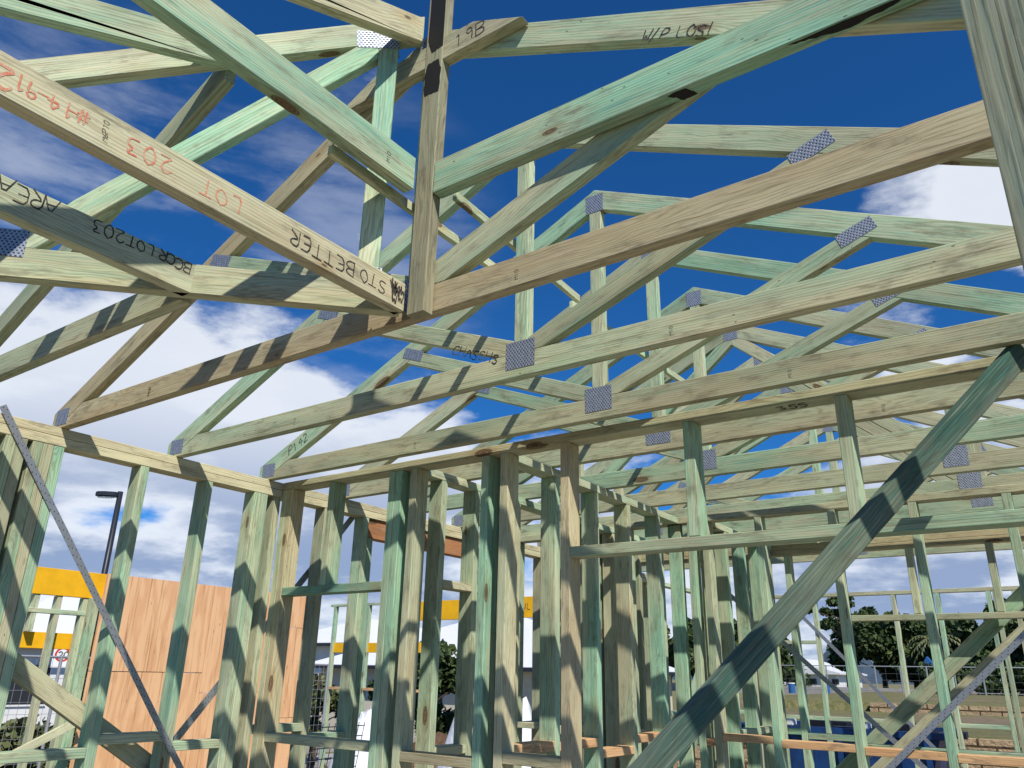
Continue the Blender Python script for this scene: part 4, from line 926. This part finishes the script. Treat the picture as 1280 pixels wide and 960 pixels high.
zc = N.math('MAXIMUM', sep.outputs[2], .02)
cv = N.n('ShaderNodeCombineXYZ'); den = N.math('ADD', zc, .28)
nt.links.new(N.math('DIVIDE', sep.outputs[0], den), cv.inputs[0]); nt.links.new(N.math('DIVIDE', sep.outputs[1], den), cv.inputs[1])
nt.links.new(N.math('MULTIPLY', sep.outputs[2], 1.6), cv.inputs[2])
n1 = N.noise(N.map(cv.outputs[0], (1, 1, 2), (3.1, .7, 0)), 1.5, 9, .55, .1)
n2 = N.noise(N.map(cv.outputs[0], (1, 1, 1.6), (9.1, 4.7, 2)), 5.5, 8, .62, .1)
n3 = N.noise(N.map(cv.outputs[0], (1, 1, 3), (1.3, 8.7, 5)), 3.2, 7, .6, .1)
def blob(d, a, b):
    v = N.n('ShaderNodeVectorMath', operation='DOT_PRODUCT'); nt.links.new(geo, v.inputs[0]); v.inputs[1].default_value = Vector(d).normalized()
    return N.step(v.outputs['Value'], math.cos(R(a)), math.cos(R(b)))
cov = N.math('MULTIPLY', blob((-.89, .36, .29), 11, 3), .34)
for d, a, b, s in (((-.80, .50, .31), 10, 3, .28), ((-.70, .66, .22), 11, 3, .34), ((.05, .865, .47), 6.5, 2, .40), ((-.066, .847, .515), 5.5, 1, .20), ((-.12, .90, .38), 6, 1, .16), ((-.22, .97, .10), 12, 4, .20), ((-.86, .48, .10), 14, 6, .20), ((-.58, .81, .10), 16, 8, .16), ((.05, 1, .10), 20, 8, .16), ((-.89, .45, .21), 6, 2, -.11)):
    cov = N.math('ADD', cov, N.math('MULTIPLY', blob(d, a, b), s))
lowc = N.step(sep.outputs[2], .26, .05, 0, .16)
dens = N.math('ADD', N.math('ADD', N.math('ADD', N.math('MULTIPLY', n1, .62), N.math('MULTIPLY', n2, .38)), cov), lowc)
cl = N.step(dens, .62, .77)
wis = N.math('ADD', N.math('MULTIPLY', n3, .75), N.math('MULTIPLY', n2, .25))
wm_ = N.math('MULTIPLY', N.math('MAXIMUM', blob((-.84, .33, .44), 17, 5), N.math('MULTIPLY', blob((-.68, .55, .48), 14, 4), .7)), N.step(wis, .42, .66, 0, .42))
cl = N.math('MAXIMUM', cl, wm_)
shade = N.step(N.math('ADD', N.math('MULTIPLY', n3, .6), N.math('MULTIPLY', dens, .35)), .50, .68)
ccol = N.mix(N.math('MULTIPLY', shade, N.step(sep.outputs[2], .34, .12, .06, .95)), (10.6, 11.2, 12.2), (3.6, 4.7, 7.2))
skyc = N.mix(1.0, sky.outputs[0], (.25, .92, 1.50), 'MULTIPLY')
nt.links.new(N.mix(N.math('MULTIPLY', cl, .93), skyc, ccol), bg_.inputs[0]); bg_.inputs[1].default_value = .075
sc = bpy.context.scene
sc.view_settings.view_transform = 'Standard'; sc.view_settings.look = 'None'; sc.view_settings.exposure = .08; sc.view_settings.gamma = 1
sc.cycles.max_bounces = 6; sc.cycles.diffuse_bounces = 2; sc.cycles.glossy_bounces = 2; sc.cycles.transparent_max_bounces = 4
